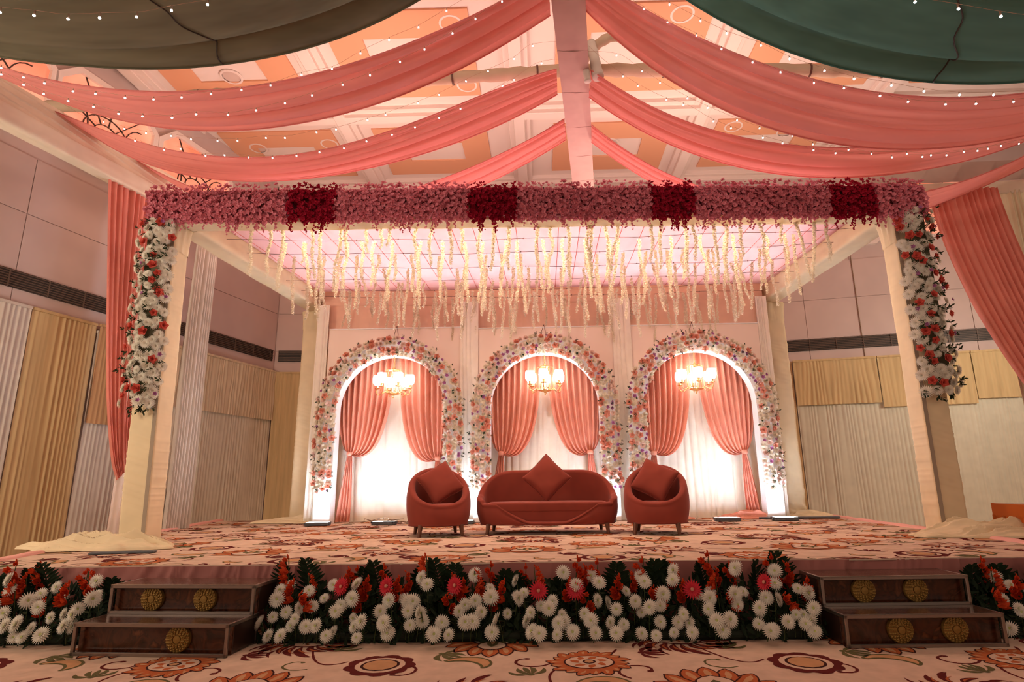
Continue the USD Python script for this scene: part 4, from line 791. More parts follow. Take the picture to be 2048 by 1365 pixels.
# ------------------------------------------------------------------ two-tread step units with gold medallions
def medallion(R=.082):
    m = [rot(lathe([(0, .0), (R, .0), (R*1.02, .01), (R*.96, .022), (R*.36, .030), (R*.34, .024), (R*.30, .024), (R*.28, .031), (0, .033)], 40), 'x', 90)]
    b = trimesh.creation.icosphere(1, 1.)
    for rr, n, s, d in ((.88, 22, .0075, .022), (.74, 18, .0075, .026), (.60, 15, .007, .029), (.47, 11, .006, .031)):
        for k in range(n):
            a = 2*PI*(k+.5*(n % 2))/n; m.append(mv(rot(scl(b, s*.85, s, s*1.25), 'y', 90-math.degrees(a)), R*rr*math.cos(a), -d, R*rr*math.sin(a)))
    return cat_(m)
MED = medallion()
def steps(loc, rz, lab, W, meds):
    t = thing('stage_steps', lab, 'steps', loc, (0, 0, rz)); fr = .022
    for k, (y0, y1, z0, z1) in enumerate(((0, .36, 0, .195), (.27, .60, .195, .385))):
        part('step_box', box(.004, W-.004, y0+.07, y1-.01, z0+.01, z1-.014, .004), M['dark_side'] if 'dark_side' in M else M.setdefault('dark_side', plain('step_side', (.03, .014, .010), .25, spec=.6)), t)
        part('front_panel', box(.004, W-.004, y0+.058, y0+.068, z0+.004, z1-.016), M['burl'], t); part('tread', box(.006, W-.006, y0+.006, y1, z1-.014, z1+.002, .003), M['tread'], t)
        fm = [box(0, W, y0, y0+fr, z1-fr, z1, .003), box(0, W, y0, y0+fr, z0, z0+fr, .003), box(0, fr, y0, y0+fr, z0, z1, .003), box(W-fr, W, y0, y0+fr, z0, z1, .003), box(0, fr*.6, y0, y1, z1-fr, z1+.003, .003), box(W-fr*.6, W, y0, y1, z1-fr, z1+.003, .003), box(0, W, y0-.001, y0+fr*.8, z1-.003, z1+.004, .002), box(0, fr*.6, y1-fr, y1, z0, z1), box(W-fr*.6, W, y1-fr, y1, z0, z1)]
        part('metal_frame', cat_(fm), M['alu'], t)
        for x in meds[k]: part('medallion', mv(MED, x, y0+.059, (z0+z1)/2), M['gold'], t, smooth=35, label='round gilded medallion with rings of raised petals')
steps((-3.055, 4.04, .0), -4, 'left pair of carved stage steps, one medallion missing from the lower front', 1.06, ((.70,), (.29, .68)))
steps((1.905, 4.08, .0), 1, 'right pair of carved stage steps with four gold medallions', 1.015, ((.37, .72), (.31, .67)))

# ------------------------------------------------------------------ flower bed along the stage front
def stem_mesh(h, lean=(0, 0), r=.0035): return tube([(0, 0, 0), (lean[0]*.3, lean[1]*.3, h*.5), (lean[0], lean[1], h)], r, 5)
def bed_chrys(h, seed):
    g = rng_(seed); ln = (g.normal(0, .012), -.035); d = (g.normal(0, .35), -1, .55+g.normal(0, .3)); M_ = [('bloom', put(HEAD, (ln[0], ln[1]-.01, h), d, g.uniform(0, 6), g.uniform(.92, 1.12)), M['pet_white']), ('flower_eye', put(scl(trimesh.creation.icosphere(1, .012), 1, 1, .5), np.array([ln[0], ln[1]-.01, h])+np.array(d)/np.linalg.norm(d)*.014, d), M['eye_green']), ('stem', stem_mesh(h, ln), M['stem']),
        ('leaves', cat_([put(leafquad(.06, .028, .3, 3), (ln[0]*q, ln[1]*q, h*q), (math.cos(a)*.3, math.sin(a)*.3, 1), a, 1) for q, a in ((.5, 1.), (.65, 3.4), (.8, 5.2), (.35, 2.2))]), M['leaf'])]
    return M_
M['eye_green'] = plain('flower_eye_green', (.42, .46, .14), .8)
def bed_gladiolus(h, seed):
    g = rng_(seed); bx, by = g.normal(0, .03), g.normal(0, .015); p = lambda q: np.array([bx*q*q, by*q*q-.01*q, h*q]); ms = []; n = 5
    for k in range(n):
        q = .66+.32*k/(n-1); sc = 1.35-.6*k/(n-1); d = (g.normal(0, .5), -1, .35+.3*k/n)
        ms.append(put(petals(6, .052, .034, 50, .35, .004, 2), p(q)+[g.normal(0, .012), -.008, 0], d, g.uniform(0, 6), sc*g.uniform(.8, 1.15)))
    bud = [put(lathe([(0, 0), (.006, .008), (.005, .02), (0, .028)], 6), p(1.)+[g.normal(0, .006), -.004, .012*k], (g.normal(0, .3), -.3, 1)) for k in range(2)]
    return [('florets', cat_(ms), M['pet_orange']), ('buds', cat_(bud), M['pet_orange']), ('stem', tube([p(q) for q in np.linspace(0, 1.03, 8)], .0032, 5), M['stem'])]
def bed_gerbera(h, seed):
    g = rng_(seed); d = (g.normal(0, .3), -1, .35); c_ = np.array([0, -.03, h]); hd = cat_([petals(20, .055, .015, 8, .05, .012, 2), petals(18, .045, .014, 18, .05, .010, 2, 9, .004), petals(14, .024, .01, 35, .1, .006, 1, 0, .006)])
    return [('bloom', put(hd, c_, d, 0, 1.05), M['pet_gerbera']), ('flower_eye', put(scl(trimesh.creation.icosphere(1, .013), 1, 1, .5), c_+np.array(d)*.012, d), M['pet_peach']), ('stem', stem_mesh(h, (0, -.025), .004), M['stem'])]
def bed_fern(h, seed):
    g = rng_(seed); bx = g.normal(0, .05); by = -.06; p = lambda q: np.array([bx*q*q, by*q*q, h*q]); ms = []
    for k in range(19):
        q = .14+.85*k/18; L = .115*math.sin(PI*(.20+.74*(k/18)))**.8+.012
        for sd in (-1, 1):
            m = rot(rot(leafquad(L, .024, .12, 3, .15), 'x', 90), 'y', -28-12*q); m = scl(m, sd, 1, 1) if sd > 0 else (m[0]*[-1, 1, 1], m[1][:, ::-1]); ms.append(mv(rot(m, 'x', g.normal(12, 10)), *p(q)))
    return [('fronds', cat_(ms), M['fern']), ('stem', tube([p(q) for q in np.linspace(0, 1, 8)], .004, 4), M['fern'])]
def build(name, lab, cat, pieces, loc, rz, group, sc=None):
    t = thing(name, lab, cat, loc, (0, 0, rz), group, None, sc)
    for n, m, mt in pieces: part(n, m, mt, t, smooth=False)
    return t
SEG = [('left', -4.62, -3.12, 'to the left of the left steps'), ('mid', -1.96, 1.88, 'between the two step units'), ('right', 2.97, 4.3, 'to the right of the right steps')]
SPOTS = []                                                             # (kind, x, y, h)
g = rng_(77)
proto = {}
def bed_plant(kind, h, x, y, rz, where, sc=1.):
    nm, cat, fn, txt = {'c': ('white_chrysanthemum', 'flower', bed_chrys, 'white chrysanthemum in the flower bed'), 'g': ('orange_gladiolus', 'flower', bed_gladiolus, 'orange gladiolus spike in the flower bed'), 'e': ('pink_gerbera', 'flower', bed_gerbera, 'deep pink gerbera in the flower bed'), 'f': ('fern_frond', 'fern', bed_fern, 'dark fern frond against the stage skirt')}[kind]
    lab = '%s, %s' % (txt, where); grp = '%s %s' % ({'c': 'white chrysanthemums', 'g': 'orange gladioli', 'e': 'pink gerberas', 'f': 'fern fronds'}[kind], where); k = (kind, round(h, 2))
    if k not in proto: proto[k] = build(nm, lab, cat, fn(h, 900+int(h*100)+ord(kind)), (x, y, .02), rz, grp, sc)
    else: dup(proto[k], (x, y, .02), (0, 0, rz), lab, grp, sc)
cnt = 0
for nm, xa, xb, where in SEG:
    L = xb-xa; dens = 1.0 if nm != 'right' else .75
    for r_, (h, y, per) in enumerate(((.08, 4.21, 7.6), (.145, 4.25, 7.4), (.215, 4.30, 7.2), (.29, 4.36, 6.6), (.37, 4.43, 5.4), (.45, 4.52, 3.2))):
        n = int(round(L*per*dens))
        for k in range(n):
            x = xa+L*(k+.5)/n+g.normal(0, .055)
            if not xa+.02 < x < xb-.02: continue
            bed_plant('c', h, x, y+g.normal(0, .02), g.normal(0, 28), where, g.uniform(.66, .94)); cnt += 1
    for h, y, per in ((.455, 4.56, 3.0), (.40, 4.53, 2.8), (.34, 4.44, 2.6), (.27, 4.37, 2.2)):
        n = int(round(L*per))
        for k in range(n): bed_plant('g', h, xa+L*(k+g.uniform(.15, .85))/n, y+g.normal(0, .015), g.normal(0, 35), where, g.uniform(.92, 1.1))
    n = int(round(L*4.6))
    for k in range(n): bed_plant('f', (.43, .39, .34)[g.integers(3)], xa+L*(k+g.uniform(.1, .9))/n, 4.62+g.normal(0, .02), g.normal(0, 18), where, g.uniform(1.0, 1.18))
    for x in {'left': (), 'mid': (-1.42, -.62, .22, -1.10, 1.02, -.05, 1.55), 'right': ()}[nm]: bed_plant('e', .29 if g.random() < .5 else .33, x, 4.40, g.normal(0, 15), where)
    ms = []
    for k in range(int(L*520)):                                        # leafy filling of the bed
        h = g.uniform(.01, .32)**1.0; y = 4.24+h*.85+g.uniform(-.02, .12); a = g.uniform(0, 6.28)
        ms.append(put(leafquad(g.uniform(.05, .09), g.uniform(.022, .04), .3, 2), (g.uniform(xa, xb), y, h), (math.cos(a)*.8, -abs(math.sin(a))-.1, g.uniform(.1, 1.)), a))
    t = thing('bed_foliage', 'dark leafy greenery filling the flower bed %s' % where, 'foliage', kind='stuff'); part('leaves', cat_(ms), M['fern'], t, kind='stuff')
    part('moss_base', box(xa, xb, 4.30, 4.66, .001, .055, .02), M['foamw2'] if 'foamw2' in M else M.setdefault('foamw2', plain('bed_base', (.016, .022, .012), .9)), t)

# ------------------------------------------------------------------ tent dressing under the ceiling: ridge, rafters, swags, eaves
def atp(px, py, y):
    d = CF+CR*(px-PXC)/FPX-CU*(py-PYC)/FPX; return EYE+d*((y-EYE[1])/d[1])
ZR = 6.12
def ridge_x(y): return .17+.102*(y-5.2)*1.02+.19                       # middle of the ridge band
rv = thing('ridge_drape', 'long pale pink cloth-covered ridge running overhead down the middle of the hall', 'drape'); pr_ = []
n = 120; ys = np.linspace(-1.5, 12.2, n); prof = [(-.185, .10), (-.185, 0), (-.10, -.006), (0, -.008), (.10, -.006), (.185, 0), (.185, .10)]
P = np.stack([np.stack([ridge_x(ys)+q, ys, ZR+h+.006*noise(np.stack([ys*3, 0*ys+q*9, 0*ys], 1), 3)], 1) for q, h in prof], 0); part('cloth', surf(P), M['ridge'], rv, smooth=40)
part('top_cloth', surf(np.stack([np.stack([ridge_x(ys)+q, ys, np.full(n, ZR+.10)], 1) for q in (.185, -.185)], 0)), M['ridge'], rv)
for y in np.arange(2.2, 11.6, .78): part('cross_crease', tube([(ridge_x(y)-.186, y, ZR+.003), (ridge_x(y), y+.004, ZR-.010), (ridge_x(y)+.186, y, ZR+.003)], .007, 6), M['ridge'], rv, smooth=True)
def wrapped_pole(a, b, r, lab, seed):
    a, b = np.array(a), np.array(b); n = 90; t = np.linspace(0, 1, n); p = a+(b-a)*t[:, None]; ph = 0
    t_ = thing('rafter_pole', lab, 'pole'); v, f = tube(p, r*(1+.16*noise(np.stack([t*60, 0*t, 0*t], 1), seed)), 14); d = (b-a)/np.linalg.norm(b-a)
    k = 1+.0*v[:, 0]; part('cloth_wrap', (v, f), M['beige'], t_, smooth=True)
    for q in np.linspace(.05, .95, 7): part('binding', tube([a+(b-a)*q-d*.012, a+(b-a)*q+d*.012], r*1.13, 12), M['wire'], t_, smooth=40)
    return t_
wrapped_pole((-7.4, 7.05, 6.22), (.42, 7.05, 6.60), .085, 'cloth-wrapped pole crossing under the ceiling to the left of the ridge', 1)
wrapped_pole((.46, 7.05, 6.60), (7.0, 7.05, 6.36), .085, 'cloth-wrapped pole crossing under the ceiling to the right of the ridge', 2)
kt = thing('knotted_cloth', 'knotted cream cloth hanging from the pole end beside the ridge', 'cloth', (.74, 6.5, 6.36))
part('sleeve', tube(catmull([(-.16, .42, .13), (-.05, .2, .17), (.10, 0, .20), (.26, -.08, .22), (.36, -.10, .17)], 30), .062*(1+.07*np.sin(np.arange(30)*1.3)), 14), M['beige'], kt, smooth=True)
part('hanging_tail', tube(catmull([(-.02, -.04, .17), (.0, -.07, .0), (.03, -.05, -.2), (.05, -.06, -.36)], 26), np.linspace(.055, .075, 26)*(1+.05*np.sin(np.arange(26)*.9)), 14), M['white_cloth'], kt, smooth=True)
part('tail_fold', tube(catmull([(-.10, -.02, .16), (-.12, -.05, -.02), (-.10, -.04, -.22), (-.08, -.04, -.40)], 24), np.linspace(.035, .045, 24)*(1+.08*np.sin(np.arange(24)*1.1)), 10), M['white_cloth'], kt, smooth=True)

def swag(near, far, yn, yf, mat_, lab, seed, name='ceiling_swag', folds=3, seam=None, n=120, nw=60, bel=.10):
    """cloth band slung between the ridge and an eave; its near and far edges are two sag curves in space (x, z) at depths yn, yf"""
    xn, zn = np.array(near).T; xf, zf = np.array(far).T
    from scipy.interpolate import CubicSpline, PchipInterpolator
    def curve(x, z, deg=4):
        c = np.polyfit(x, z, min(deg, len(x)-2)); return lambda q: np.polyval(c, q)
    cn, cf_ = curve(xn, zn), curve(xf, zf); t = np.linspace(0, 1, n); An, Af = xn[0]+(xn[-1]-xn[0])*t, xf[0]+(xf[-1]-xf[0])*t
    w = np.linspace(0, 1, nw); T, W_ = np.meshgrid(t, w, indexing='ij')
    X = An[:, None]*(1-W_)+Af[:, None]*W_; Y = yn+(yf-yn)*W_; Z = cn(An)[:, None]*(1-W_)+cf_(Af)[:, None]*W_
    inner = (T if abs(xn[-1]-.45) < abs(xn[0]-.45) else 1-T)                     # 1 at the ridge end
    Z -= bel*np.sin(PI*W_)*(.25+.75*np.sin(PI*np.clip(T, 0, 1)))*.6
    fold = .13*np.clip(inner*1.25-.25, 0, 1)**1.2*(1-np.abs(np.sin(PI*(W_*folds+.3))))**3.5+.035*np.clip(inner, .25, 1)*(1-np.abs(noise(np.stack([W_*7+.25*np.sin(T*3), T*1.2, 0*T+seed], -1), seed)))**5
    Z += fold; Y += .010*noise(np.stack([T*5, W_*3, 0*T+seed], -1), seed+1)
    t_ = thing(name, lab, 'drape'); P = np.stack([X, Y, Z], -1); part('cloth', surf(P), mat_, t_, smooth=True)
    part('hem', tube(P[:, 0]-[0, 0, .004], .008, 5), mat_, t_, smooth=True); part('hem', tube(P[:, -1]-[0, 0, .004], .008, 5), mat_, t_, smooth=True)
    if seam: 
        wq = np.linspace(0, 1, nw); kf = np.clip(n*seam+1.3*np.sin(wq*9)+3*(wq-.5)*2+.5*np.sin(wq*31), 0, n-1.01); k0 = kf.astype(int); fr = (kf-k0)[:, None]; jj = np.arange(nw)
        part('sewn_seam', tube(P[k0, jj]*(1-fr)+P[k0+1, jj]*fr-[0, 0, .008], .006, 5), M['dark'], t_, label='dark sewn seam across the cloth')
    return P
gl_n = [(-7.4, 5.5), (-6.2, 5.02), (-5, 4.72), (-4, 4.62), (-3, 4.66), (-2, 4.92), (-1, 5.38), (0.0, 6.02)]
swag([(x*.98, z+.10) for x, z in gl_n], [(-7.2, 5.60), (-6.2, 5.15), (-5.3, 4.83), (-4.56, 4.66), (-3.97, 4.52), (-3.23, 4.45), (-2.39, 4.56), (-1.56, 4.81), (-.93, 5.09), (.05, 6.05)], 2.5, 4.2, M['green'], 'dark green cloth coloured as in warm light, slung across the upper left of the hall', 31, seam=.60)
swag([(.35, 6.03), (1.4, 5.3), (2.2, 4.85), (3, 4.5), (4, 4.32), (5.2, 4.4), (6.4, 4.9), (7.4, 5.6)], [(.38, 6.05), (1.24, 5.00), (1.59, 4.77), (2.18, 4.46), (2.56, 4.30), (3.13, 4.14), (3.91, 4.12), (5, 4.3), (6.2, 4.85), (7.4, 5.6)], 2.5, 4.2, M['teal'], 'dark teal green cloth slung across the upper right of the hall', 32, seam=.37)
swag([(-6.6, 5.75), (-6.0, 5.46), (-5.41, 5.23), (-4.59, 4.98), (-3.82, 4.87), (-3.07, 4.88), (-2.33, 5.02), (-1.59, 5.22), (-.85, 5.52), (-.34, 5.80), (.15, 6.13)], [(-6.5, 5.85), (-5.93, 5.53), (-5.31, 5.22), (-4.43, 4.89), (-3.70, 4.75), (-3.05, 4.77), (-2.25, 4.90), (-1.46, 5.13), (-.65, 5.51), (.18, 6.09)], 5.0, 5.5, M['swag'], 'pink cloth swag on the left, nearest of the pink ones', 33)
swag([(.56, 6.1), (.95, 5.78), (1.40, 5.46), (1.87, 5.17), (2.33, 4.92), (3.02, 4.70), (3.71, 4.60), (4.63, 4.57), (5.8, 4.85), (7.4, 5.6)], [(.56, 6.14), (.98, 5.67), (1.49, 5.19), (1.98, 4.81), (2.48, 4.58), (2.98, 4.43), (3.47, 4.36), (3.98, 4.34), (4.99, 4.43), (6.2, 4.85), (7.4, 5.55)], 5.0, 5.5, M['swag'], 'pink cloth swag on the right, nearest of the pink ones', 34)
swag([(-6.2, 5.76), (-5.80, 5.57), (-5.13, 5.34), (-4.46, 5.08), (-3.83, 4.98), (-3.21, 4.97), (-2.59, 5.06), (-1.68, 5.36), (-1.07, 5.60), (-.44, 5.83), (.27, 6.12)], [(-6.2, 5.85), (-5.86, 5.61), (-5.13, 5.22), (-4.43, 5.02), (-3.36, 4.94), (-2.45, 5.04), (-1.80, 5.20), (-1.14, 5.40), (-.48, 5.68), (.29, 6.12)], 6.4, 6.9, M['swag'], 'pink cloth swag on the left, second from the camera', 35)
swag([(.70, 6.08), (1.11, 5.74), (1.70, 5.38), (2.28, 5.15), (2.87, 5.00), (3.7, 4.92), (4.8, 4.95), (6.0, 5.25), (7.2, 5.75)], [(.71, 6.04), (1.17, 5.66), (1.80, 5.28), (2.42, 5.01), (3.04, 4.85), (3.67, 4.79), (4.30, 4.81), (4.93, 4.86), (5.59, 5.02), (6.24, 5.22), (7.2, 5.7)], 6.4, 6.9, M['swag'], 'pink cloth swag on the right, second from the camera', 36)
swag([(-5.9, 5.75), (-5.0, 5.25), (-4.0, 4.95), (-3, 4.88), (-2.2, 5.0), (-1.45, 5.2), (-.85, 5.44), (-.2, 5.80), (.40, 6.12)], [(-5.8, 5.75), (-5.0, 5.25), (-4, 4.92), (-3, 4.85), (-2, 4.98), (-1, 5.33), (-.2, 5.72), (.45, 6.12)], 7.5, 8.0, M['swag'], 'pink cloth swag on the left, farthest, dipping behind the flowered beam', 37)
swag([(.79, 6.0), (1.13, 5.72), (1.54, 5.41), (2.3, 5.0), (3.3, 4.74), (4.4, 4.72), (5.25, 4.85), (6.08, 5.08), (6.8, 5.40), (7.5, 5.8)], [(.83, 6.05), (1.48, 5.56), (2.2, 5.05), (3.2, 4.66), (4.4, 4.62), (5.58, 4.84), (6.03, 4.98), (6.8, 5.28), (7.2, 5.50)], 7.5, 8.0, M['swag'], 'pink cloth swag on the right, farthest, emerging low beside the flowered beam', 38, bel=.05)
# left eave: cloth-covered beam and the gathered cloth above it
EB = np.array([-5.0, 10.5, 0]); eu = lambda y: EB+DL*((y-EB[1])/DL[1])
t = thing('eave_beam', 'cream cloth-covered beam running along the left side below gathered cloth', 'beam')
A, B_ = eu(-1.0), eu(11.2); part('beam_cloth', beam_mesh(A+[0, 0, 5.29], B_+[0, 0, 5.25], .22, .24, 7, 90), M['eave'], t, smooth=50)
n, mm = 600, 60; q = np.linspace(0, 1, n); P = []
for k, w in enumerate(np.linspace(0, 1, mm)):
    base = A+(B_-A)*q[:, None]; zz = 5.37+.40*w; ph = (q*26+5.5*w)
    fold = (1-np.abs(np.sin(PI*(ph*.62+.2*noise(np.stack([q*20, 0*q+w, 0*q], 1), 2)))))**4*.032*math.sin(PI*min(1, .1+w*.9)); P.append(base-NL*(.02+.16*w)[..., None]*1.0+NL*(fold[:, None]+.10)+np.array([0, 0, 1.])*zz)
part('gathered_cloth', surf(np.array(P).transpose(1, 0, 2)), M['eave'], t, smooth=True)
t = thing('eave_beam', 'pale cloth-covered beam behind the right end of the flowered beam', 'beam')
part('beam_cloth', beam_mesh((4.75, 8.32, 5.24), (10.2, 8.12, 5.24), .22, .22, 8, 70), M['eave'], t, smooth=50)
P = []
for w in np.linspace(0, 1, 12):
    x = np.linspace(4.75, 10.2, 220); y = 8.32-.2*(x-4.75)/5.45; fold = (1-np.abs(np.sin(PI*(x*2.1-.6*w))))**3*.03; P.append(np.stack([x, y-.10+.1*w-fold*math.sin(PI*min(1, .1+.9*w)), 5.35+.38*w+0*x], 1))
part('gathered_cloth', surf(np.array(P).transpose(1, 0, 2)), M['eave_grey'] if 'eave_grey' in M else M.setdefault('eave_grey', cloth('grey_cloth', (.50, .41, .36), trans=.1)), t, smooth=True)

# ------------------------------------------------------------------ side drapes and cloth walls
def swept(Ptop, Pbot_fn, n, amp, seed, ns=None, nt=60, out=(0, -1, 0), pw=1.):
    """hanging cloth whose pleats follow curves given by Pbot_fn(s, t)"""
    ns = n*12+1; S, T = np.meshgrid(np.linspace(0, 1, ns), np.linspace(0, 1, nt), indexing='ij'); P = Pbot_fn(S, T); o = np.asarray(out, float)
    u = S*n+.3*noise(np.stack([S*n*.4+seed, T*.9, 0*S], -1), seed); off = amp*(np.abs(np.sin(PI*u))**.7-.5)*(.7+.5*noise(np.stack([np.floor(S*n), T*1.5, 0*S], -1), seed+2))
    return surf(P+off[..., None]*o)
def left_drape(S, T):
    y0, y1 = 7.08, 7.82; y = y0+(y1-y0)*S; yb = 7.93-.12*(1-S); tt = T**1; 
    bow = (1-S)*.16*np.sin(PI*np.clip(T*1.05, 0, 1)); yy = y*(1-T**2.6)+yb*T**2.6+bow+.02
    z = 5.16-(4.0-.15*S)*T; yy2 = yy; P = np.stack([eu(yy2)[..., 0] if False else EB[0]+DL[0]*((yy2-EB[1])/DL[1]), yy2, z], -1); return P+NL*.02
t = thing('side_drape', 'long rose pleated drape hanging from the left eave beam, caught behind the front left post', 'curtain')
part('cloth', swept(None, left_drape, 9, .075, 81, out=NL), M['pinkdrape'], t, smooth=True)
t = thing('side_drape', 'narrow ivory curtain strip between the rose drape and the front left post', 'curtain'); a, b = eu(7.80), eu(8.1)
part('cloth', pleated(a[:2], b[:2], .02, 5.16, 4, .02, 82, 8, 8), M['ivory_cloth2'], t, smooth=True)
t = thing('side_drape', 'white pleated curtain hanging behind the front left post', 'curtain'); a, b = eu(8.62), eu(9.05)
part('cloth', pleated(a[:2], b[:2], .02, 5.2, 7, .045, 83, 12, 10, .1), M['white_cloth'], t, smooth=True)
def right_drape(S, T):
    top = np.array([5.72, 8.20, 5.16])+S[..., None]*np.array([.98, -.03, 0]); xb = 7.35+.35*S; x = top[..., 0]*(1-T**1.75)+xb*T**1.75; z = 5.16-(4.35-.25*S)*T
    x = x+.10*S*np.sin(PI*T); return np.stack([x, 8.02-.02*S+0*T, z], -1)
t = thing('side_drape', 'long rose pleated drape on the right, swept towards the right edge', 'curtain')
part('cloth', swept(None, right_drape, 11, .075, 84), M['pinkdrape'], t, smooth=True)
t = thing('side_drape', 'ivory pleated curtain beside the rose drape on the right', 'curtain'); part('cloth', pleated((6.55, 8.17), (9.4, 8.07), .02, 5.18, 30, .035, 85, 12, 8), M['ivory_cloth'], t, smooth=True)
M['pale_lit_cloth'] = cloth('pale_lit_wall_cloth', (.72, .68, .54), trans=.15)  # light coming through the lower wall cloth, put into a paler colour
# cloth walls below the vents
def wallcloth(o, d, nrm, s0, s1, z1, mat_, lab, seed, n, z0=0.0):
    t = thing('wall_curtain', lab, 'curtain'); a, b = o+d*s0+nrm*.10, o+d*s1+nrm*.10
    part('cloth', pleated(a[:2], b[:2], z0+.01, z1, n, .008, seed, 12, 7, .4, 1.1), mat_, t, smooth=True)
    part('top_rail', wall_slab(a-nrm*.03, b-nrm*.03, z1-.03, z1+.012, .05, nrm), mat_, t)
wallcloth(CORN, -DL, NL, 5.35, 8.6, 3.66, M['white_cloth'], 'ivory white cloth covering the left wall at the picture edge', 91, 40)
wallcloth(CORN, -DL, NL, 4.35, 5.33, 3.66, M['tan_cloth'], 'tan pleated cloth on the left wall, beside the white one', 92, 13)
BRN = M['tan_dark'] = cloth('brown_cloth', (.56, .34, .17), trans=.15, nscale=3., scale=(4, 4, .3), var=.1)
wallcloth(CORN, -DL, NL, 3.45, 4.33, 3.55, M['white_cloth'], 'white cloth on the left wall beneath the brown band, left of the front post', 89, 12)
wallcloth(CORN+NL*.05, -DL, NL, 3.46, 4.33, 3.66, BRN, 'brownish cloth band high on the left wall behind the rose drape', 93, 12, 2.05)
wallcloth(CORN, -DL, NL, .06, 3.43, 3.55, M['pale_lit_cloth'], 'pale pleated cloth on the left wall between the front and rear posts', 94, 44)
wallcloth(CORN+NL*.05, -DL, NL, .08, 3.42, 3.64, M['ivory_cloth'], 'beige cloth band over the pale cloth on the left wall between the posts', 90, 44, 2.5)
wallcloth(CORN, dc, nc, .10, 3.4, 3.62, M['tan_cloth'], 'tan cloth on the back wall in the left corner beside the rear post', 95, 34)
wallcloth(BC, DB, NB, -1.3, .02, 3.62, M['tan_cloth'], 'tan cloth on the back wall just right of the rear right post', 96, 16)
wallcloth(BC, DB, NB, .04, 5.6, 3.62, M['pale_lit_cloth'], 'pleated cloth painted pale as lit from behind, along the back wall at the right', 97, 66)
for s0, s1, sd in ((.04, 1.72, 0), (1.74, 3.5, 1), (3.52, 5.6, 2)):  # overlay added as the unlit top, so the cloth below looks lit through
    wallcloth(BC+NB*.06, DB, NB, s0, s1, 3.63, M['tan_cloth'], ('added tan band, unlit top of the back wall cloth, beside the rear right post', 'added tan band, unlit top of the back wall cloth, behind the front right post', 'added tan band, unlit top of the back wall cloth, behind the rose drape')[sd], 110+sd, 18, 2.62-.1*(sd == 1))
# skirted table at the right edge
t = thing('skirted_table', 'small table with a pleated orange skirt at the right edge beside the stage', 'table', (5.45, 6.3, 0), (0, 0, -3))
part('table_top', box(-.62, .62, -.36, .36, .735, .765, .006), M['tabletop'] if 'tabletop' in M else M.setdefault('tabletop', plain('table_top', (.50, .36, .30), .35)), t); part('top_band', cat_([box(-.63, .63, -.372, -.358, .64, .768, .003), box(-.632, -.618, -.37, .37, .64, .768, .003)]), M['orange_cloth'], t)
part('skirt', cat_([pleated((-.62, -.365), (.62, -.365), .01, .65, 24, .018, 98, 6, 8, .5), pleated((-.625, .36), (-.625, -.36), .01, .65, 14, .018, 99, 6, 8, .5)]), M['orange_cloth'], t, smooth=True)
for x in (-.55, .55):
    for y in (-.3, .3): part('leg', box(x-.02, x+.02, y-.02, y+.02, 0, .735), M['housing'], t)

# ------------------------------------------------------------------ strings of fairy lights
LPH = rot(lathe([(0, -.0), (.006, .006), (.0145, .022), (.010, .036), (.004, .042), (0, .042)], 8), 'x', 180)
def fairy(lab, y, pts, a=None, b=None):
    t = thing('fairy_light_string', lab, 'string lights'); P = np.array([atp(a, b, y) for a, b in pts]); q = catmull(np.array(([a] if a is not None else [])+list(P)+([b] if b is not None else [])), 150)
    part('cable', tube(q+[0, 0, .03], .0016 if y > 3 else .0012, 4), M['copper'], t)
    for k, p in enumerate(P):
        b = part('bulb', mv(scl(BULB, .62 if y < 3 else .85), *p), M['bulb'], t, smooth=True)
        part('socket', mv(box(-.003, .003, -.003, .003, .006, .03), *p), M['cable'], b)
BULB = trimesh.creation.icosphere(1, .0105)
fairy('string of tiny white lights along the near side of the left green cloth', 2.44, [(-60, 22), (0, 25), (68, 31), (136, 38), (199, 36), (273, 34), (343, 21), (415, 9), (490, -8)])
fairy('string of tiny white lights along the top edge of the nearest left pink swag', 4.93, [(-45, 125), (2, 136), (47, 155), (89, 167), (146, 183), (191, 188), (250, 196), (307, 199), (363, 195), (422, 188), (483, 180), (541, 171), (603, 150), (664, 138), (721, 107), (778, 80), (837, 55), (893, 22), (950, -10)])
fairy('string of tiny white lights across the middle of the nearest left pink swag', 4.85, [(-45, 136), (2, 149), (47, 170), (87, 188), (136, 202), (187, 214), (237, 228), (285, 233), (344, 236), (392, 229), (456, 230), (512, 221), (570, 207), (624, 191), (685, 170), (740, 151), (800, 124), (849, 99), (905, 67), (951, 38), (1004, 3), (1060, -40)])
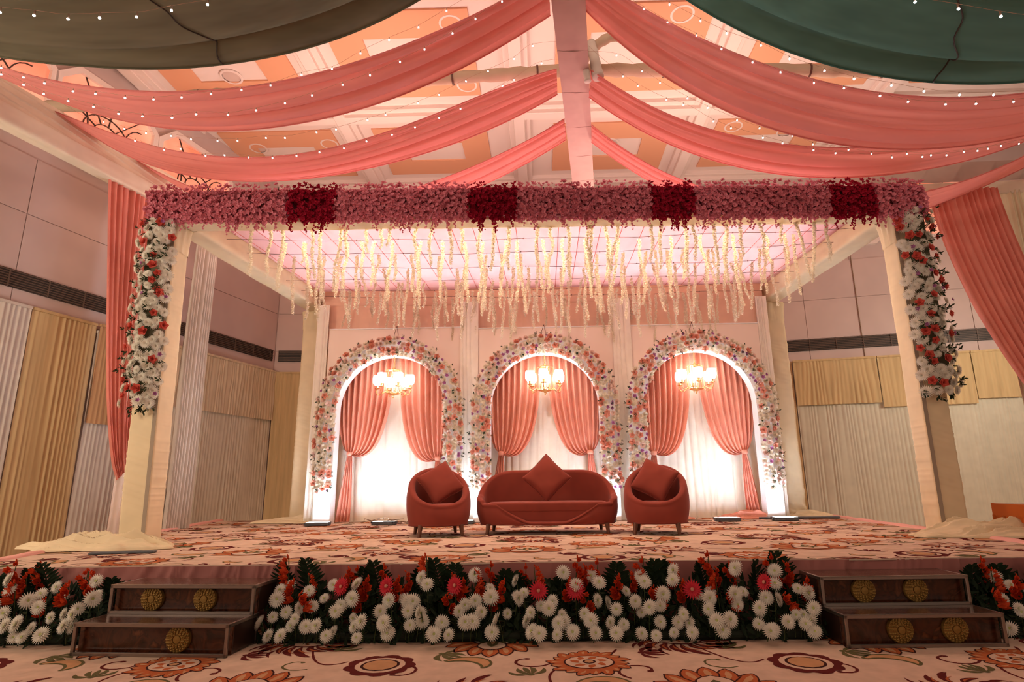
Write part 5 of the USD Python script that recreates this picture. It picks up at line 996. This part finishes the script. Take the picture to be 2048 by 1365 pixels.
fairy('string of tiny white lights hanging free between the first and second left pink swag', 6.0, [(160, 215), (207, 244), (249, 258), (292, 267), (342, 272), (382, 279), (435, 282), (475, 282), (532, 276), (570, 276), (633, 265), (672, 259), (735, 241), (771, 230), (836, 207), (878, 190), (932, 163), (976, 143), (1028, 118), (1065, 92)], (eu(6.0)[0]+.1, 6.0, 5.74), (ridge_x(6)-.19, 6.0, 6.14))
fairy('string of tiny white lights along the top edge of the second left pink swag', 6.3, [(270, 282), (328, 300), (361, 298), (411, 312), (449, 311), (497, 315), (545, 316), (593, 312), (639, 305), (688, 297), (733, 283), (784, 270), (830, 255), (878, 236), (921, 218), (1005, 172), (1028, 160), (1083, 127)], (eu(6.3)[0]+.1, 6.3, 5.74), (ridge_x(6.3)-.19, 6.3, 6.14))
fairy('string of tiny white lights along the near side of the right green cloth', 2.44, [(1745, -14), (1830, 4), (1917, 18), (2002, 33), (2085, 44)])
fairy('string of tiny white lights along the top edge of the nearest right pink swag', 4.93, [(1235, -14), (1288, 18), (1335, 45), (1393, 71), (1443, 98), (1505, 125), (1561, 145), (1628, 166), (1688, 177), (1760, 192), (1816, 204), (1891, 209), (1952, 208), (2027, 204), (2090, 196)])
fairy('string of tiny white lights hanging free between the right green cloth and the pink swag', 4.6, [(1290, -20), (1339, 9), (1401, 42), (1453, 67), (1522, 91), (1579, 118), (1649, 142), (1708, 158), (1783, 171), (1848, 183), (1919, 190), (1987, 190), (2060, 186)])
fairy('upper string of tiny white lights over the second right pink swag', 6.25, [(1233, 111), (1284, 143), (1320, 166), (1375, 197), (1415, 216), (1474, 241), (1519, 257), (1585, 272), (1626, 289), (1697, 300), (1743, 308), (1814, 308), (1862, 311), (1928, 304), (1976, 298), (2038, 288), (2090, 278)], (ridge_x(6.25)+.19, 6.25, 6.2))
fairy('lower string of tiny white lights over the second right pink swag', 6.15, [(1246, 153), (1276, 172), (1333, 200), (1367, 210), (1427, 243), (1462, 257), (1526, 276), (1565, 287), (1627, 301), (1671, 307), (1784, 315), (1845, 314), (1893, 311), (1955, 302), (2002, 292), (2075, 278)], (ridge_x(6.15)+.19, 6.15, 6.2))
